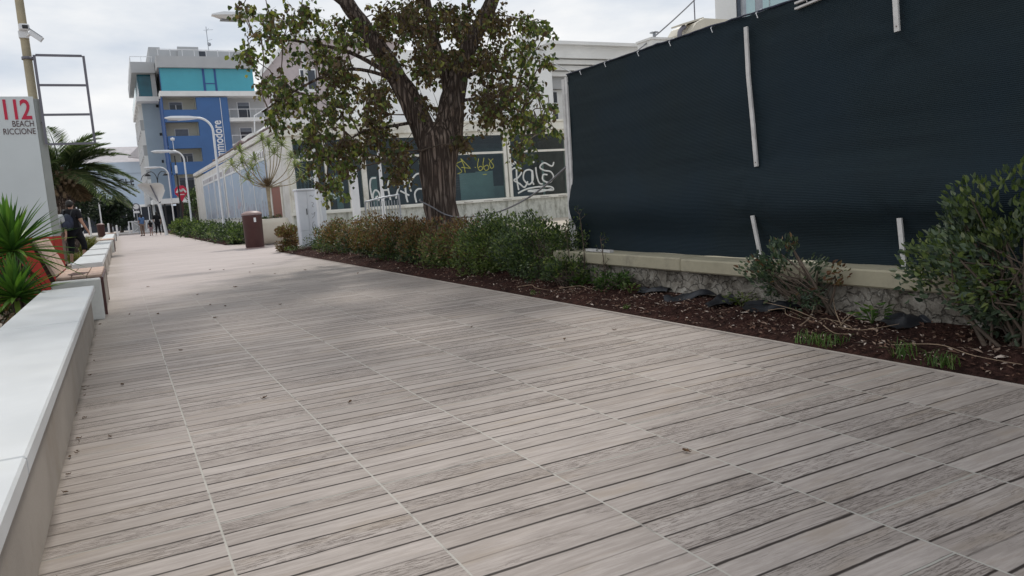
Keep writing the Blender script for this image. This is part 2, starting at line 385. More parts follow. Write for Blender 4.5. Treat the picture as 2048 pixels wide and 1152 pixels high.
M['red'] = mat('red_board', (.42, .035, .022), .5, .15, 3, .1, 40)
M['magenta'] = mat('crimson_lettering', (.56, .016, .06), .5, .05)
M['brownlet'] = mat('dark_brown_lettering', (.085, .04, .04), .5, .05)
M['stucco_white'] = mat('white_render', (.80, .80, .79), .8, .06, 1.0, .2, 30, dirt=(.52, .52, .50), damt=.4, dscale=.5)
M['stucco_grey'] = mat('light_grey_render', (.44, .45, .46), .8, .05, .6, .15, 20)
M['stucco_bluegrey'] = mat('pale_blue_grey_render', (.35, .42, .47), .8, .05, .5, .15, 20)
M['stucco_cream'] = mat('cream_balcony_render', (.56, .55, .47), .8, .06, .6, .15, 20)
M['stucco_pink'] = mat('pinkish_render', (.46, .40, .40), .8, .08, .8, .15, 20)
M['hotel_blue'] = mat('blue_render', (.060, .145, .34), .7, .07, .5, .15, 20)
M['hotel_darkblue'] = mat('deep_blue_render', (.035, .095, .27), .7, .07, .5, .15, 20)
M['teal'] = mat('turquoise_glass', (.065, .37, .46), .15, .06, .3, .0, 10, spec=.6)
M['teal_dark'] = mat('dark_turquoise_glass', (.015, .11, .15), .12, .3, .4, .0, 10, spec=.6)
M['darkglass'] = mat('dark_window_glass', (.03, .036, .05), .12, .3, .4, .0, 10, spec=.6)
M['shutter'] = mat('grey_roller_shutter', (.16, .18, .22), .5, .1)
M['paleblue'] = mat('pale_blue_render', (.46, .54, .63), .8, .05, .4, .1, 15)
M['rooftile'] = mat('pale_pinkish_roof', (.52, .49, .50), .8, .08, 1.5, .3, 12)
M['cream'] = mat('aged_cream_paint', (.78, .765, .70), .6, .07, 1.5, .12, 40, dirt=(.42, .37, .28), damt=.55, dscale=1.6)
M['ribbed'] = mat('off_white_ribbed_cladding', (.72, .705, .68), .6, .06, 1.2, .12, 40, dirt=(.40, .37, .33), damt=.5, dscale=.9)
M['plinth'] = plaster_stained('stained_plinth', (.62, .63, .58), (.17, .17, .13), .65)
M['oldwall'] = rubble('crumbling_grey_wall')
M['coping'] = mat('ochre_concrete_coping', (.39, .355, .255), .8, .14, 3, .4, 45, dirt=(.20, .18, .14), damt=.7, dscale=3)
M['grn_board'] = mat('pale_green_board', (.46, .56, .53), .6, .1, 1.2, .05, 30)
M['grey_board'] = mat('grey_interior_wall', (.20, .21, .21), .7, .2, 1.0, .05, 30)
M['spray_white'] = mat('white_spray_paint', (.72, .74, .72), .6, .08)
M['spray_yellow'] = mat('yellow_spray_paint', (.44, .44, .09), .6, .1)
M['pen'] = mat('grey_marker_scribble', (.30, .31, .33), .6, .1)
M['timber'] = mat('whitewashed_batten', (.62, .61, .60), .7, .12, 8, .3, 60, dirt=(.34, .32, .30), damt=.5, dscale=6)
M['steel'] = mat('galvanised_steel', (.33, .35, .38), .45, .12, 4, .1, 40, metal=.4)
M['planter'] = mat('cream_planter', (.60, .545, .455), .6, .06, 1.5, .15, 50, dirt=(.46, .40, .32), damt=.5)
M['door'] = mat('red_brown_door_wood', (.23, .062, .034), .5, .2, 5, .2, 40)
M['cable'] = mat('grey_cable', (.24, .24, .26), .6, .1)
M['twig'] = mat('grey_brown_twig', (.11, .082, .062), .85, .3, 12, .3, 80)
M['drytwig'] = mat('dry_straw_twig', (.30, .215, .145), .85, .3, 12, .3, 80)
M['chip'] = leafmat('wood_chips', [(0, (.08, .040, .028)), (.40, (.18, .10, .07)), (.75, (.36, .26, .20)), (1, (.62, .52, .45))], .85, False, .2)
M['dryleaf'] = leafmat('dry_leaf_brown', [(0, (.06, .033, .020)), (.5, (.13, .075, .04)), (1, (.26, .17, .10))], .75, False, .2)
M['sand'] = mat('pale_sand', (.46, .41, .345), .95, .10, .35, .4, 30, dirt=(.33, .29, .23), damt=.5, dscale=.7)
M['farpave'] = mat('pale_paving', (.50, .46, .435), .85, .07, .3, .2, 20)
M['edge'] = mat('pale_concrete_edge', (.42, .37, .33), .8, .12, 3, .3, 60)
M['skin'] = mat('skin', (.42, .235, .165), .55, .05, 5, .05, 60)
M['hair'] = mat('dark_hair', (.012, .009, .008), .6, .3, 20, .4, 120)
M['greyhair'] = mat('grey_hair', (.25, .235, .22), .7, .2, 20, .4, 120)
M['tee'] = mat('black_cotton', (.013, .013, .016), .85, .25, 6, .3, 60, spec=.2)
M['navy'] = mat('navy_nylon', (.014, .020, .045), .6, .25, 6, .2, 60)
M['blueshirt'] = mat('blue_shirt', (.09, .17, .34), .8, .2, 6, .2, 60)
M['pinkcloth'] = mat('dusty_pink_cloth', (.30, .20, .21), .8, .15, 6, .2, 60)
M['khaki'] = mat('brown_trousers', (.22, .16, .13), .8, .15, 6, .2, 60)
M['sailwhite'] = mat('off_white_membrane', (.66, .63, .60), .6, .05, 1, .1, 20)
M['glass'] = glass('shop_glass', dark=.95)
M['balcglass'] = mat('pale_green_balcony_glass', (.42, .58, .60), .15, .05, .5, 0, 10)
M['tank'] = mat('beige_fibreglass', (.60, .56, .47), .55, .06, 2, .1, 30)

GREEN_TREE = leafmat('poplar_leaf_green', [(0, (0.035, 0.051, 0.022)), (.35, (0.081, 0.119, 0.035)), (.7, (0.162, 0.209, 0.051)), (1, (0.365, 0.365, 0.101))])
BROWN_TREE = leafmat('poplar_leaf_brown', [(0, (0.070, 0.043, 0.028)), (.45, (0.135, 0.084, 0.049)), (.8, (0.108, 0.101, 0.038)), (1, (0.257, 0.176, 0.081))])
SHRUB_DARK = leafmat('shrub_leaf_dark', [(0, (0.022, 0.037, 0.020)), (.5, (0.048, 0.075, 0.033)), (.85, (0.100, 0.150, 0.056)), (1, (0.213, 0.263, 0.125))])
SHRUB_GREEN = leafmat('shrub_leaf_green', [(0, (0.050, 0.079, 0.024)), (.5, (0.108, 0.156, 0.041)), (.9, (0.192, 0.240, 0.070)), (1, (0.312, 0.324, 0.144))])
SHRUB_GREY = leafmat('shrub_leaf_greygreen', [(0, (0.031, 0.053, 0.036)), (.5, (0.074, 0.113, 0.067)), (.85, (0.144, 0.192, 0.118)), (1, (0.300, 0.324, 0.228))], .38)
SHRUB_RUST = leafmat('shrub_leaf_rusty', [(0, (0.094, 0.045, 0.027)), (.5, (0.213, 0.106, 0.053)), (.8, (0.144, 0.131, 0.050)), (1, (0.375, 0.213, 0.125))])
WEED = leafmat('weed_leaf', [(0, (.045, .095, .020)), (.6, (.085, .17, .035)), (1, (.17, .24, .07))])
YELLOWGRASS = leafmat('yellow_green_blade', [(0, (.11, .13, .025)), (.5, (.19, .19, .04)), (1, (.30, .25, .08))])
YUCCA = leafmat('yucca_blade', [(0, (0.031, 0.083, 0.024)), (.5, (0.077, 0.176, 0.031)), (.85, (0.154, 0.275, 0.044)), (1, (0.286, 0.330, 0.099))], .4)
PALM = leafmat('palm_leaflet', [(0, (0.037, 0.065, 0.030)), (.6, (0.090, 0.133, 0.057)), (1, (0.225, 0.250, 0.138))], .5)
DRACENA = leafmat('dracaena_blade', [(0, (.16, .20, .09)), (.5, (.27, .31, .16)), (1, (.46, .47, .31))], .5)
DRYFROND = leafmat('dry_frond', [(0, (.10, .065, .035)), (1, (.26, .18, .10))], .8, False, .2)
PINE = leafmat('dark_tamarisk_leaf', [(0, (.010, .020, .013)), (.6, (.022, .038, .022)), (1, (.045, .066, .036))])
# ------------------------------------------------------------------ camera, sky, sun
cam = bpy.data.cameras.new('camera'); co = bpy.data.objects.new('camera', cam); col.objects.link(co)
yaw, pit, rol = R(27.0973), R(-6.9751), R(-3.9890)
d = V((math.sin(yaw) * math.cos(pit), math.cos(yaw) * math.cos(pit), math.sin(pit)))
r0 = V((math.cos(yaw), -math.sin(yaw), 0)); u0 = r0.cross(d)
rr = r0 * math.cos(rol) + u0 * math.sin(rol); uu = -r0 * math.sin(rol) + u0 * math.cos(rol)
co.matrix_world = Matrix(((rr.x, uu.x, -d.x, 0), (rr.y, uu.y, -d.y, 0), (rr.z, uu.z, -d.z, 1.1), (0, 0, 0, 1)))
cam.sensor_width = 36; cam.lens = 26.424; cam.clip_start = .05; cam.clip_end = 3000
scene.camera = co
SUN_EL, SUN_AZ = R(52), R(27)          # azimuth measured from +Y towards +X
w = bpy.data.worlds.new('World'); scene.world = w; w.use_nodes = True
t = w.node_tree; t.nodes.clear()
N = t.nodes.new; L = t.links.new
out = N('ShaderNodeOutputWorld'); bg = N('ShaderNodeBackground'); bg2 = N('ShaderNodeBackground'); mx = N('ShaderNodeMixShader')
sky = N('ShaderNodeTexSky'); sky.sky_type = 'NISHITA'; sky.sun_disc = False; sky.sun_elevation = SUN_EL; sky.sun_rotation = SUN_AZ
sky.air_density = 1.2; sky.dust_density = 3.0
L(sky.outputs[0], bg.inputs[0]); bg.inputs[1].default_value = .12
tc = N('ShaderNodeTexCoord'); mp = N('ShaderNodeMapping'); mp.inputs['Scale'].default_value = (1.0, 1.0, 3.2); mp.inputs['Location'].default_value = (3.1, .7, .3)
L(tc.outputs['Generated'], mp.inputs[0])
n1 = N('ShaderNodeTexNoise'); n1.inputs['Scale'].default_value = 2.3; n1.inputs['Detail'].default_value = 9; n1.inputs['Roughness'].default_value = .56; n1.inputs['Distortion'].default_value = .3
L(mp.outputs[0], n1.inputs['Vector'])
n2 = N('ShaderNodeTexNoise'); n2.inputs['Scale'].default_value = 1.4; n2.inputs['Detail'].default_value = 7; n2.inputs['Roughness'].default_value = .55
L(mp.outputs[0], n2.inputs['Vector'])
cr = N('ShaderNodeValToRGB'); e = cr.color_ramp.elements
e[0].position = .42; e[0].color = (.52, .60, .715, 1); e[1].position = .64; e[1].color = (1.04, 1.03, 1.01, 1)
L(n2.outputs[0], cr.inputs[0]); L(cr.outputs[0], bg2.inputs[0]); bg2.inputs[1].default_value = 1.0
mr = N('ShaderNodeMapRange'); mr.interpolation_type = 'SMOOTHSTEP'; mr.inputs[1].default_value = .26; mr.inputs[2].default_value = .50; mr.inputs[3].default_value = .55; mr.inputs[4].default_value = 1.0
L(n1.outputs[0], mr.inputs[0]); L(mr.outputs[0], mx.inputs[0]); L(bg.outputs[0], mx.inputs[1]); L(bg2.outputs[0], mx.inputs[2]); L(mx.outputs[0], out.inputs[0])
sl = bpy.data.lights.new('sun', 'SUN'); sl.energy = 2.0; sl.angle = R(5); sl.color = (1, .95, .88)
so = bpy.data.objects.new('sun', sl); col.objects.link(so)
sd = V((math.sin(SUN_AZ) * math.cos(SUN_EL), math.cos(SUN_AZ) * math.cos(SUN_EL), math.sin(SUN_EL)))
so.rotation_euler = sd.to_track_quat('Z', 'Y').to_euler()
vs_ = scene.view_settings; vs_.view_transform = 'Standard'; vs_.look = 'None'; vs_.exposure = 0.03; vs_.gamma = 1.0

# ------------------------------------------------------------------ the ground
def sheet(name, poly, z, m):
    b = MB(); b.add([(x, y, z) for x, y in poly], [list(range(len(poly)))], 0); return b.build(name, m, None, 'structure')
sheet('ground', [(-900, -60), (900, -60), (900, 1400), (-900, 1400)], -.012, M['sand'])
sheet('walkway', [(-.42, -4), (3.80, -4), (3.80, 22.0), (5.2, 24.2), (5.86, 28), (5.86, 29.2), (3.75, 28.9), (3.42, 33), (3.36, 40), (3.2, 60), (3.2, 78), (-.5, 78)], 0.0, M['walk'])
sheet('cross_street', [(-40, 78), (60, 78), (60, 140), (-40, 140)], -.004, M['farpave'])
b = MB(); b.box(-12, 30, 78.0, 78.35, -.004, .07, 0, .02); b.build('street_kerb', M['edge'], None, 'structure')
b = MB(); b.box(3.801, 3.825, -4, 22.0, -.01, .010, 0); b.build('walkway_kerb', M['edge'], None, 'structure')

def hgrid(name, x0, x1, y0, y1, nx, ny, hf, m, clip=None):
    b = MB(); vs = []; fs = []
    for j in range(ny + 1):
        for i in range(nx + 1):
            x = x0 + (x1 - x0) * i / nx; y = y0 + (y1 - y0) * j / ny
            vs.append((x, y, hf(x, y)))
    for j in range(ny):
        for i in range(nx):
            a = j * (nx + 1) + i; fs.append((a, a + 1, a + nx + 2, a + nx + 1))
    b.add(vs, fs, 0, True); return b.build(name, m, None, 'structure')
def soil_h(x, y):
    e = min(1, max(0, (x - 3.825) / .22))
    return .004 + e * (.035 + .045 * (noise.noise(V((x * 2.3, y * 2.3, 0))) + .6) + .022 * noise.noise(V((x * 11, y * 11, 3))) + .05 * min(1, max(0, (x - 4.1) / .6)))
hgrid('soil_bed', 3.825, 5.02, -3.0, 21.6, 40, 620, soil_h, M['soil'])
def garden_h(x, y): return -.02 + .06 * (noise.noise(V((x * 1.3, y * .8, 5))) + .4)
hgrid('garden_soil', -4.6, -.86, 2.0, 60.0, 30, 240, garden_h, mat('sandy_garden_soil', (.15, .115, .08), .95, .3, 6, .6, 40, dirt=(.30, .25, .18), damt=.6))
def soil2(x, y): return .004 + .12 * max(0, min(1, (x - 3.4) / .5)) + .05 * noise.noise(V((x * 2, y, 0)))
hgrid('shrub_bed', 3.45, 5.7, 30.2, 76, 12, 120, soil2, M['soil'])

# ------------------------------------------------------------------ benches along the walkway
def slab_bench(y0, y1, label, slab=2.9, ztop=.47, x0=-.79, x1=-.33):
    o = thing('concrete_bench', label, 'bench', ((x0 + x1) / 2, (y0 + y1) / 2, 0), 'stone topped benches along the walkway')
    b = MB(); b.box(x0 + .03, x1 - .035, y0 + .02, y1 - .02, -.005, ztop - .085, 0, .006); b.build('base', M['bench_side'], o)
    n = max(1, round((y1 - y0) / slab)); L_ = (y1 - y0) / n
    for i in range(n):
        b = MB(); a = y0 + i * L_
        b.box(x0, x1, a + .002, a + L_ - .002, ztop - .085, ztop, 0, .008); b.build('seat_slab', M['slab'], o)
    return o
o = thing('concrete_bench', 'long white topped bench filling the near corner of the walkway edge', 'bench', (-.55, 4.5, 0), 'stone topped benches along the walkway')
b = MB(); b.box(-.75, -.362, -.6, 9.2, -.005, .39, 0, .006); b.build('base', M['bench_side'], o)
for a, c in ((-.6, 2.52), (2.524, 5.9), (5.904, 9.24)):
    b = MB(); b.box(-.80, -.315, a, c, .392, .455, 0, .008); b.build('seat_slab', M['slab'], o)
slab_bench(14.6, 17.9, 'white slab bench just beyond the wooden seat with a backrest', 3.4)
slab_bench(18.7, 22.0, 'white slab bench beside the walking man in black', 3.4)
slab_bench(22.9, 32.4, 'longest white slab bench further along, past the walking man', 3.2)
slab_bench(36.6, 52.6, 'farthest white slab bench near the brown bin', 4.0)

def wood_seat(y0, y1, back, label):
    o = thing('wooden_bench', label, 'bench', (-.52, (y0 + y1) / 2, 0), 'wooden seats between the stone benches')
    for a in (y0 - .34, y1 + .06):
        b = MB(); b.box(-.77, -.275, a, a + .28, -.005, .475, 0, .012); b.build('end_block', M['bench_white'], o)
    b = MB(); b.box(-.75, -.245, y0 - .05, y1 + .05, .435, .475, 0, .004)
    b.box(-.285, -.245, y0 - .05, y0 + .0, .02, .434, 0); b.box(-.285, -.245, y1, y1 + .05, .02, .434, 0)
    b.build('seat_frame', M['rust'], o)
    b = MB(); n = 3; wd = .49 / n
    L_ = (y1 - y0) / 3
    for i in range(n):
        for j in range(3):
            b.box(-.745 + i * wd + .006, -.745 + (i + 1) * wd - .006, y0 + j * L_ + .006, y0 + (j + 1) * L_ - .006, .476, .508, 0, .004)
    b.build('seat', M['bench_wood'], o)
    b = MB()
    for i in range(3):
        b.box(-.285, -.25, y0 + i * L_ + .01, y0 + (i + 1) * L_ - .01, .06, .43, 0, .004)
    b.build('front_panel', M['bench_side'], o)
    if back:
        b = MB(); H = .44
        for j in range(3):
            for i in range(2):
                za = .53 + i * H / 2; zb = .53 + (i + 1) * H / 2 - .012
                xa = -.735 - .16 * (za - .5) / H; xb = -.735 - .16 * (zb - .5) / H
                ya = y0 + j * L_ + .006; yb = y0 + (j + 1) * L_ - .006
                vs = [(xa - .016, ya, za), (xa + .016, ya, za), (xa + .016, yb, za), (xa - .016, yb, za), (xb - .016, ya, zb), (xb + .016, ya, zb), (xb + .016, yb, zb), (xb - .016, yb, zb)]
                b.add(vs, [(3, 2, 1, 0), (4, 5, 6, 7), (0, 1, 5, 4), (1, 2, 6, 5), (2, 3, 7, 6), (3, 0, 4, 7)], 0)
        b.build('backrest', M['bench_wood'], o)
        for yy in (y0 + .1, (y0 + y1) / 2, y1 - .1): b = MB(); b.bar((-.765, yy, .44), (-.93, yy, .965), .05, .02, 0, (0, 1, 0)); b.build('backrest_bracket', M['rust'], o)
    return o
wood_seat(10.3, 12.2, True, 'pale wooden bench with a tiled backrest and a dark burn mark')
b = MB(); vs = []
for k in range(15):
    g = 2 * PI * k / 15; q = .75 + .35 * noise.noise(V((math.cos(g) * 1.5, math.sin(g) * 1.5, 2)))
    vs.append((-.53 + .15 * q * math.cos(g), 10.85 + .42 * q * math.sin(g), .5095))
b.add(vs, [list(range(15))]); b.build('burn_mark', mat('dark_brown_stain', (.07, .03, .022), .8, .3, 12, .2), bpy.data.objects['wooden_bench'])
wood_seat(33.1, 35.9, False, 'flat wooden seat with brown steel sides, set between the far slab benches')
wood_seat(53.4, 56.2, False, 'farthest flat wooden seat beside the thin white lamp pole')

# ------------------------------------------------------------------ sign pillar, steel pole and what hangs on it
o = thing('sign_pillar', 'tall white sign pillar with crimson number 112 and a red foot', 'sign', (-1.1, 12.7, 0))
yf = 12.7
def pil(za, zb, m, name, grow=0.0):
    b = MB(); q = lambda z: (-.865 + .008 * (3 - z))
    # front board, then a narrower board turned away along the edge
    b.prism([(-1.95, yf - grow), (-.87 + grow * .4, yf - grow), (-.87 + grow * .4, yf + .05), (-1.95, yf + .05)], za, zb, 'z', 0)
    return b.build(name, m, o)
pil(.98, 2.955, M['sign_white'], 'front_panel'); pil(0, .975, M['red'], 'foot_panel', .004)
b = MB(); b.prism([(-.866, yf + .002), (-.775, yf + .13), (-.80, yf + .2), (-.866, yf + .2)], .98, 2.93, 'z', 0); b.build('edge_panel', M['sign_grey'], o)
b = MB(); b.prism([(-.862, yf + .006), (-.771, yf + .134), (-.80, yf + .2), (-.862, yf + .2)], 0, .975, 'z', 0); b.build('edge_foot', M['red'], o)
text('number', '112', M['magenta'], .385, FRONT(-.905, yf - .004, 2.645) @ Matrix.Diagonal((.72, 1, 1, 1)), o, .003, .006, 'RIGHT', .88)
text('lettering', 'BEACH', M['brownlet'], .118, FRONT(-.895, yf - .004, 2.54) @ Matrix.Diagonal((.72, 1, 1, 1)), o, .002, .0, 'RIGHT', 1.0)
text('lettering', 'RICCIONE', M['brownlet'], .118, FRONT(-.89, yf - .004, 2.435) @ Matrix.Diagonal((.72, 1, 1, 1)), o, .002, .0, 'RIGHT', 1.0)

o = thing('steel_pole', 'tall yellowed steel pole rising behind the white sign pillar', 'pole', (-.87, 12.98, 0))
b = MB(); b.tube([(-.885, 12.98, 0), (-.885, 12.98, 2.5), (-.885, 12.98, 5.6)], [.064, .060, .052], 14); b.build('shaft', M['pole'], o)
b = MB(); b.lathe([(.066, -.02), (.074, -.02), (.074, .02), (.062, .02)], (-.885, 12.98, 3.53), 16); b.build('clamp', M['grey_metal'], o)
o = thing('sign_frame', 'empty grey three panel metal frame clamped to the steel pole', 'frame', (-.45, 12.75, 2.3))
b = MB(); X0, X1, zs = -.785, -.175, (2.29, 2.705, 3.12, 3.535)
for x in (X0, X1): b.bar((x, 12.75, zs[0]), (x, 12.75, zs[3]), .034, .034)
b.build('upright', M['grey_metal'], o)
for z in zs:
    b = MB(); b.bar((X0 + .018, 12.75, z), (X1 - .018, 12.75, z), .03, .03); b.build('crossbar', M['grey_metal'], o)
b = MB(); b.bar((-.84, 12.9, 3.53), (-.80, 12.75, 3.50), .03, .02); b.build('bracket', M['grey_metal'], o); b = MB(); b.bar((-.84, 12.95, 2.6), (-.80, 12.75, 2.6), .03, .02); b.build('bracket', M['grey_metal'], o)
o = thing('security_camera', 'white box camera with a dark lens strapped to the steel pole', 'camera', (-.86, 12.86, 3.93))
b = MB(); b.box(-.93, -.80, 12.84, 12.925, 3.90, 3.985, 0, .012); b.box(-.95, -.83, 12.9, 13.05, 3.80, 3.90, 0, .006); b.build('housing', M['white_metal'], o)
b = MB(); b.box(-.885, -.815, 12.825, 12.841, 3.915, 3.965, 0, .005); b.build('lens', M['black'], o)
o = thing('security_camera', 'white bullet camera hanging off the steel pole, pointing down and away', 'camera', (-.8, 12.86, 3.8))
b = MB(); b.tube([(-.84, 12.9, 3.83), (-.79, 12.86, 3.86)], .022, 8); b.build('arm', M['white_metal'], o)
b = MB(); b.bar((-.80, 12.86, 3.875), (-.665, 12.85, 3.765), .075, .07); b.build('housing', M['white_metal'], o)
b = MB(); b.bar((-.80, 12.86, 3.918), (-.655, 12.85, 3.80), .085, .012); b.build('sunshield', M['steel'], o)

b = MB(); b.box(-1.08, -.965, 7.05, 7.12, -.02, .70, 0, .012)
tag(b.build('marker_post', M['white_metal']), 'short white post standing behind the near bench', 'post')

# ------------------------------------------------------------------ bin, planter, cabinet
def bin_(x, y, s, label):
    o = thing('litter_bin', label, 'bin', (x, y, 0), 'round brown litter bins')
    b = MB(); b.lathe([(0, .03), (.27 * s, .03), (.285 * s, .06), (.30 * s, 1.02), (.31 * s, 1.04), (.31 * s, 1.07), (.27 * s, 1.07)], (x, y, 0), 28); b.build('drum', M['bin'], o)
    b = MB(); b.lathe([(.305 * s, 0), (.315 * s, .03), (.30 * s, .055), (.18 * s, .115), (0, .125)], (x, y, 1.075), 28); b.build('lid', M['bin_lid'], o)
    b = MB(); b.lathe([(.25 * s, -.005), (.29 * s, -.005), (.29 * s, .032), (.25 * s, .032)], (x, y, 0), 28); b.build('base_ring', M['bin_lid'], o)
    return o
o = bin_(3.80, 25.4, 1.02, 'round maroon litter bin beside the cream planter')
b = MB(); b.box(3.80, 3.87, 25.095, 25.102, .84, .98); b.build('sticker', M['white_metal'], o)
bin_(-1.45, 74.5, 1.0, 'distant brown litter bin at the foot of a thin white pole')

o = thing('planter', 'large cream rounded trough planter behind the maroon bin', 'planter', (4.6, 27.2, 0))
b = MB(); vs = []
prof = [(.30, .03), (.46, .10), (.54, .3), (.56, .5), (.55, .72), (.50, .88), (.44, .90), (.40, .88), (.38, .80)]
pts = []
for r_, z_ in prof:
    ring = []
    for k in range(40):
        a = 2 * PI * k / 40; cx = .22 if math.cos(a) > 0 else -.22
        ring.append((4.66 + cx + r_ * .80 * math.cos(a), 27.3 + r_ * .80 * math.sin(a), z_))
    pts += ring
n = 40; fs = [(i * n + k, i * n + (k + 1) % n, (i + 1) * n + (k + 1) % n, (i + 1) * n + k) for i in range(len(prof) - 1) for k in range(n)]
b.add(pts, fs, 0, True); b.build('trough', M['planter'], o)
b = MB(); b.add([(4.66 + (.22 if math.cos(2 * PI * k / 40) > 0 else -.22) + .31 * math.cos(2 * PI * k / 40), 27.3 + .31 * math.sin(2 * PI * k / 40), .83) for k in range(40)], [list(range(40))]); b.build('potting_soil', M['soil'], o)

o = thing('utility_cabinet', 'tall pale grey utility cabinet with scribbles beside the lamp post', 'cabinet', (4.65, 20.7, 0))
b = MB(); b.box(4.26, 5.02, 20.5, 20.86, -.01, .13); b.build('plinth', M['bench_side'], o)
b = MB(); b.box(4.27, 5.01, 20.51, 20.85, .131, 1.62, 0, .008); b.build('body', M['cabinet'], o)
b = MB(); b.box(4.24, 5.04, 20.47, 20.88, 1.621, 1.67, 0, .012); b.build('cap', M['cabinet'], o)
for a, c, z0_, z1_ in ((4.285, 4.52, .56, 1.6), (4.285, 4.52, .16, .54), (4.53, 4.995, .16, 1.6)):
    b = MB(); b.box(a, c, 20.497, 20.509, z0_, z1_, 0, .004); dd = b.build('door', M['cabinet'], o)
    if z1_ > 1 and c < 4.6:
        b = MB(); b.box(4.475, 4.495, 20.485, 20.496, .98, 1.14); b.build('handle', M['black'], dd)
for pl in ([(4.60, 1.46), (4.63, 1.49), (4.68, 1.45), (4.70, 1.50)], [(4.63, 1.30), (4.69, 1.27), (4.64, 1.2), (4.69, 1.17)], [(4.60, 1.0), (4.65, .98), (4.70, 1.03), (4.66, .92), (4.61, .88)],
           [(4.66, .78), (4.61, .74), (4.60, .62), (4.65, .57), (4.69, .64), (4.66, .70), (4.63, .66)], [(4.86, 1.28), (4.90, 1.31), (4.92, 1.24), (4.95, 1.27)]):
    b = MB(); b.tube(spline([(x, 20.4955, z) for x, z in pl], 5), .006, 4); b.build('scribble', M['pen'], o)

# ------------------------------------------------------------------ street lamps with curved necks
def curved_lamp(x, y, H, reach, label, grp='white curved street lamps', xdir=-1):
    o = thing('street_lamp', label, 'street lamp', (x, y, 0), grp)
    b = MB(); rr_ = .62
    b.tube([(x, y, 0), (x, y, .9), (x, y, 1.0), (x, y, H - rr_)], [.075, .075, .058, .05], 12)
    arc = [(x + xdir * rr_ * (1 - math.cos(a)), y, H - rr_ + rr_ * math.sin(a)) for a in [PI / 2 * k / 8 for k in range(9)]]
    b.tube(arc, [.05] * 9, 12); b.build('post', M['white_metal'], o)
    xs = x + xdir * rr_
    b = MB(); xe = x + xdir * reach
    pl = [(xs, .055), (xs + (xe - xs) * .25, .12), (xs + (xe - xs) * .55, .19), (xs + (xe - xs) * .82, .18), (xe, .10)]
    vs = []
    for i, (px_, w_) in enumerate(pl):
        zt = H + (.05 if i == 0 else .085 if i < 4 else .03); zb = H - (.05, .085, .105, .085, .0)[i]
        vs += [(px_, y - w_, H + .0), (px_, y - w_ * .7, zt), (px_, y + w_ * .7, zt), (px_, y + w_, H + .0), (px_, y + w_ * .6, zb), (px_, y - w_ * .6, zb)]
    fs = [(i * 6 + k, i * 6 + (k + 1) % 6, (i + 1) * 6 + (k + 1) % 6, (i + 1) * 6 + k) for i in range(4) for k in range(6)] + [tuple(range(6))[::-1], tuple(range(24, 30))]
    b.add(vs, fs); hd = b.build('head', M['white_metal'], o)
    b = MB(); xm = xs + (xe - xs) * .62; b.box(min(xm, xm + xdir * .4), max(xm, xm + xdir * .4), y - .07, y + .07, H - .118, H - .10); b.build('lens', M['steel'], hd)
    return o
curved_lamp(4.76, 20.25, 6.0, 2.15, 'nearest white curved lamp, its head half hidden by the big tree')
curved_lamp(4.27, 37, 5.55, 1.95, 'white curved lamp in front of the blue hotel tower')
curved_lamp(4.25, 54, 5.5, 1.9, 'white curved lamp rising from the low hedge, before the red sign')
curved_lamp(4.15, 70, 5.5, 1.8, 'farthest white curved lamp, next to the leaf shaped canopy')
curved_lamp(-1.35, 75, 4.35, 1.5, 'thin white lamp beside the distant brown bin')
curved_lamp(-2.0, 66, 4.1, 1.4, 'thin white lamp seen under the palm fronds')
# ------------------------------------------------------------------ screened fence on the low wall
o = thing('boundary_wall', 'crumbling low wall with a pale coping under the blue screen', 'wall', (4.65, 3, 0))
b = MB(); vs = []; ny, nz = 150, 8
for j in range(ny + 1):
    y = -1.5 + 9.1 * j / ny
    for i in range(nz + 1):
        z = -.03 + .345 * i / nz
        vs.append((4.535 + .05 * noise.noise(V((y * 3.1, z * 6, 1))) + .025 * noise.noise(V((y * 11, z * 14, 4))) - (.03 if i < 3 else 0), y, z))
b.add(vs, [(j * (nz + 1) + i, j * (nz + 1) + i + 1, (j + 1) * (nz + 1) + i + 1, (j + 1) * (nz + 1) + i) for j in range(ny) for i in range(nz)], 0, True)
b.box(4.62, 4.84, -1.5, 7.6, -.03, .309); b.build('wall_body', M['oldwall'], o)
for a, c in ((-1.5, .9), (.905, 2.6), (2.606, 4.0), (4.008, 5.35), (5.36, 6.55), (6.556, 7.62)):
    b = MB(); q = random.uniform(-.006, .008); b.box(4.47 + q, 4.86, a, c, .31, .432 + q, 0, .012); b.build('coping', M['coping'], o)

o = thing('screened_fence', 'tall fence covered in dark blue netting with white battens', 'fence', (4.72, 3, .43))
FX = 4.72
def scr(y, z):
    t_ = (z - .44) / 2.0
    bul = -.085 * math.exp(-((t_ - .24) / .12) ** 2) * (1 + .6 * noise.noise(V((y * .9, 0, 3))))
    bul += .035 * math.exp(-((t_ - .09) / .06) ** 2)
    rip = .018 * noise.noise(V((y * 1.1, z * 1.7, 0))) + .010 * noise.noise(V((y * .5, z * 7, 2)))
    # slight pulls at the fixings
    for by in (4.62, 3.32, 1.95, .6):
        rip += .02 * math.exp(-((y - by) / .18) ** 2) * (1 if not (1.2 > z > .8) else .2)
    for by, bz in ((4.62, 1.2), (4.645, .80), (3.345, 2.0), (3.32, .77), (4.69, 2.38), (3.3, 2.42), (7.4, 2.4), (7.4, .5), (1.95, .9)):
        q = math.hypot(y - by, z - bz); rip += .016 * math.exp(-q / .22) * math.sin(7 * math.atan2(z - bz, y - by) + by * 3) * min(1, q / .05)
    return FX + bul + rip
b = MB(); ny, nz = 170, 44; vs = []
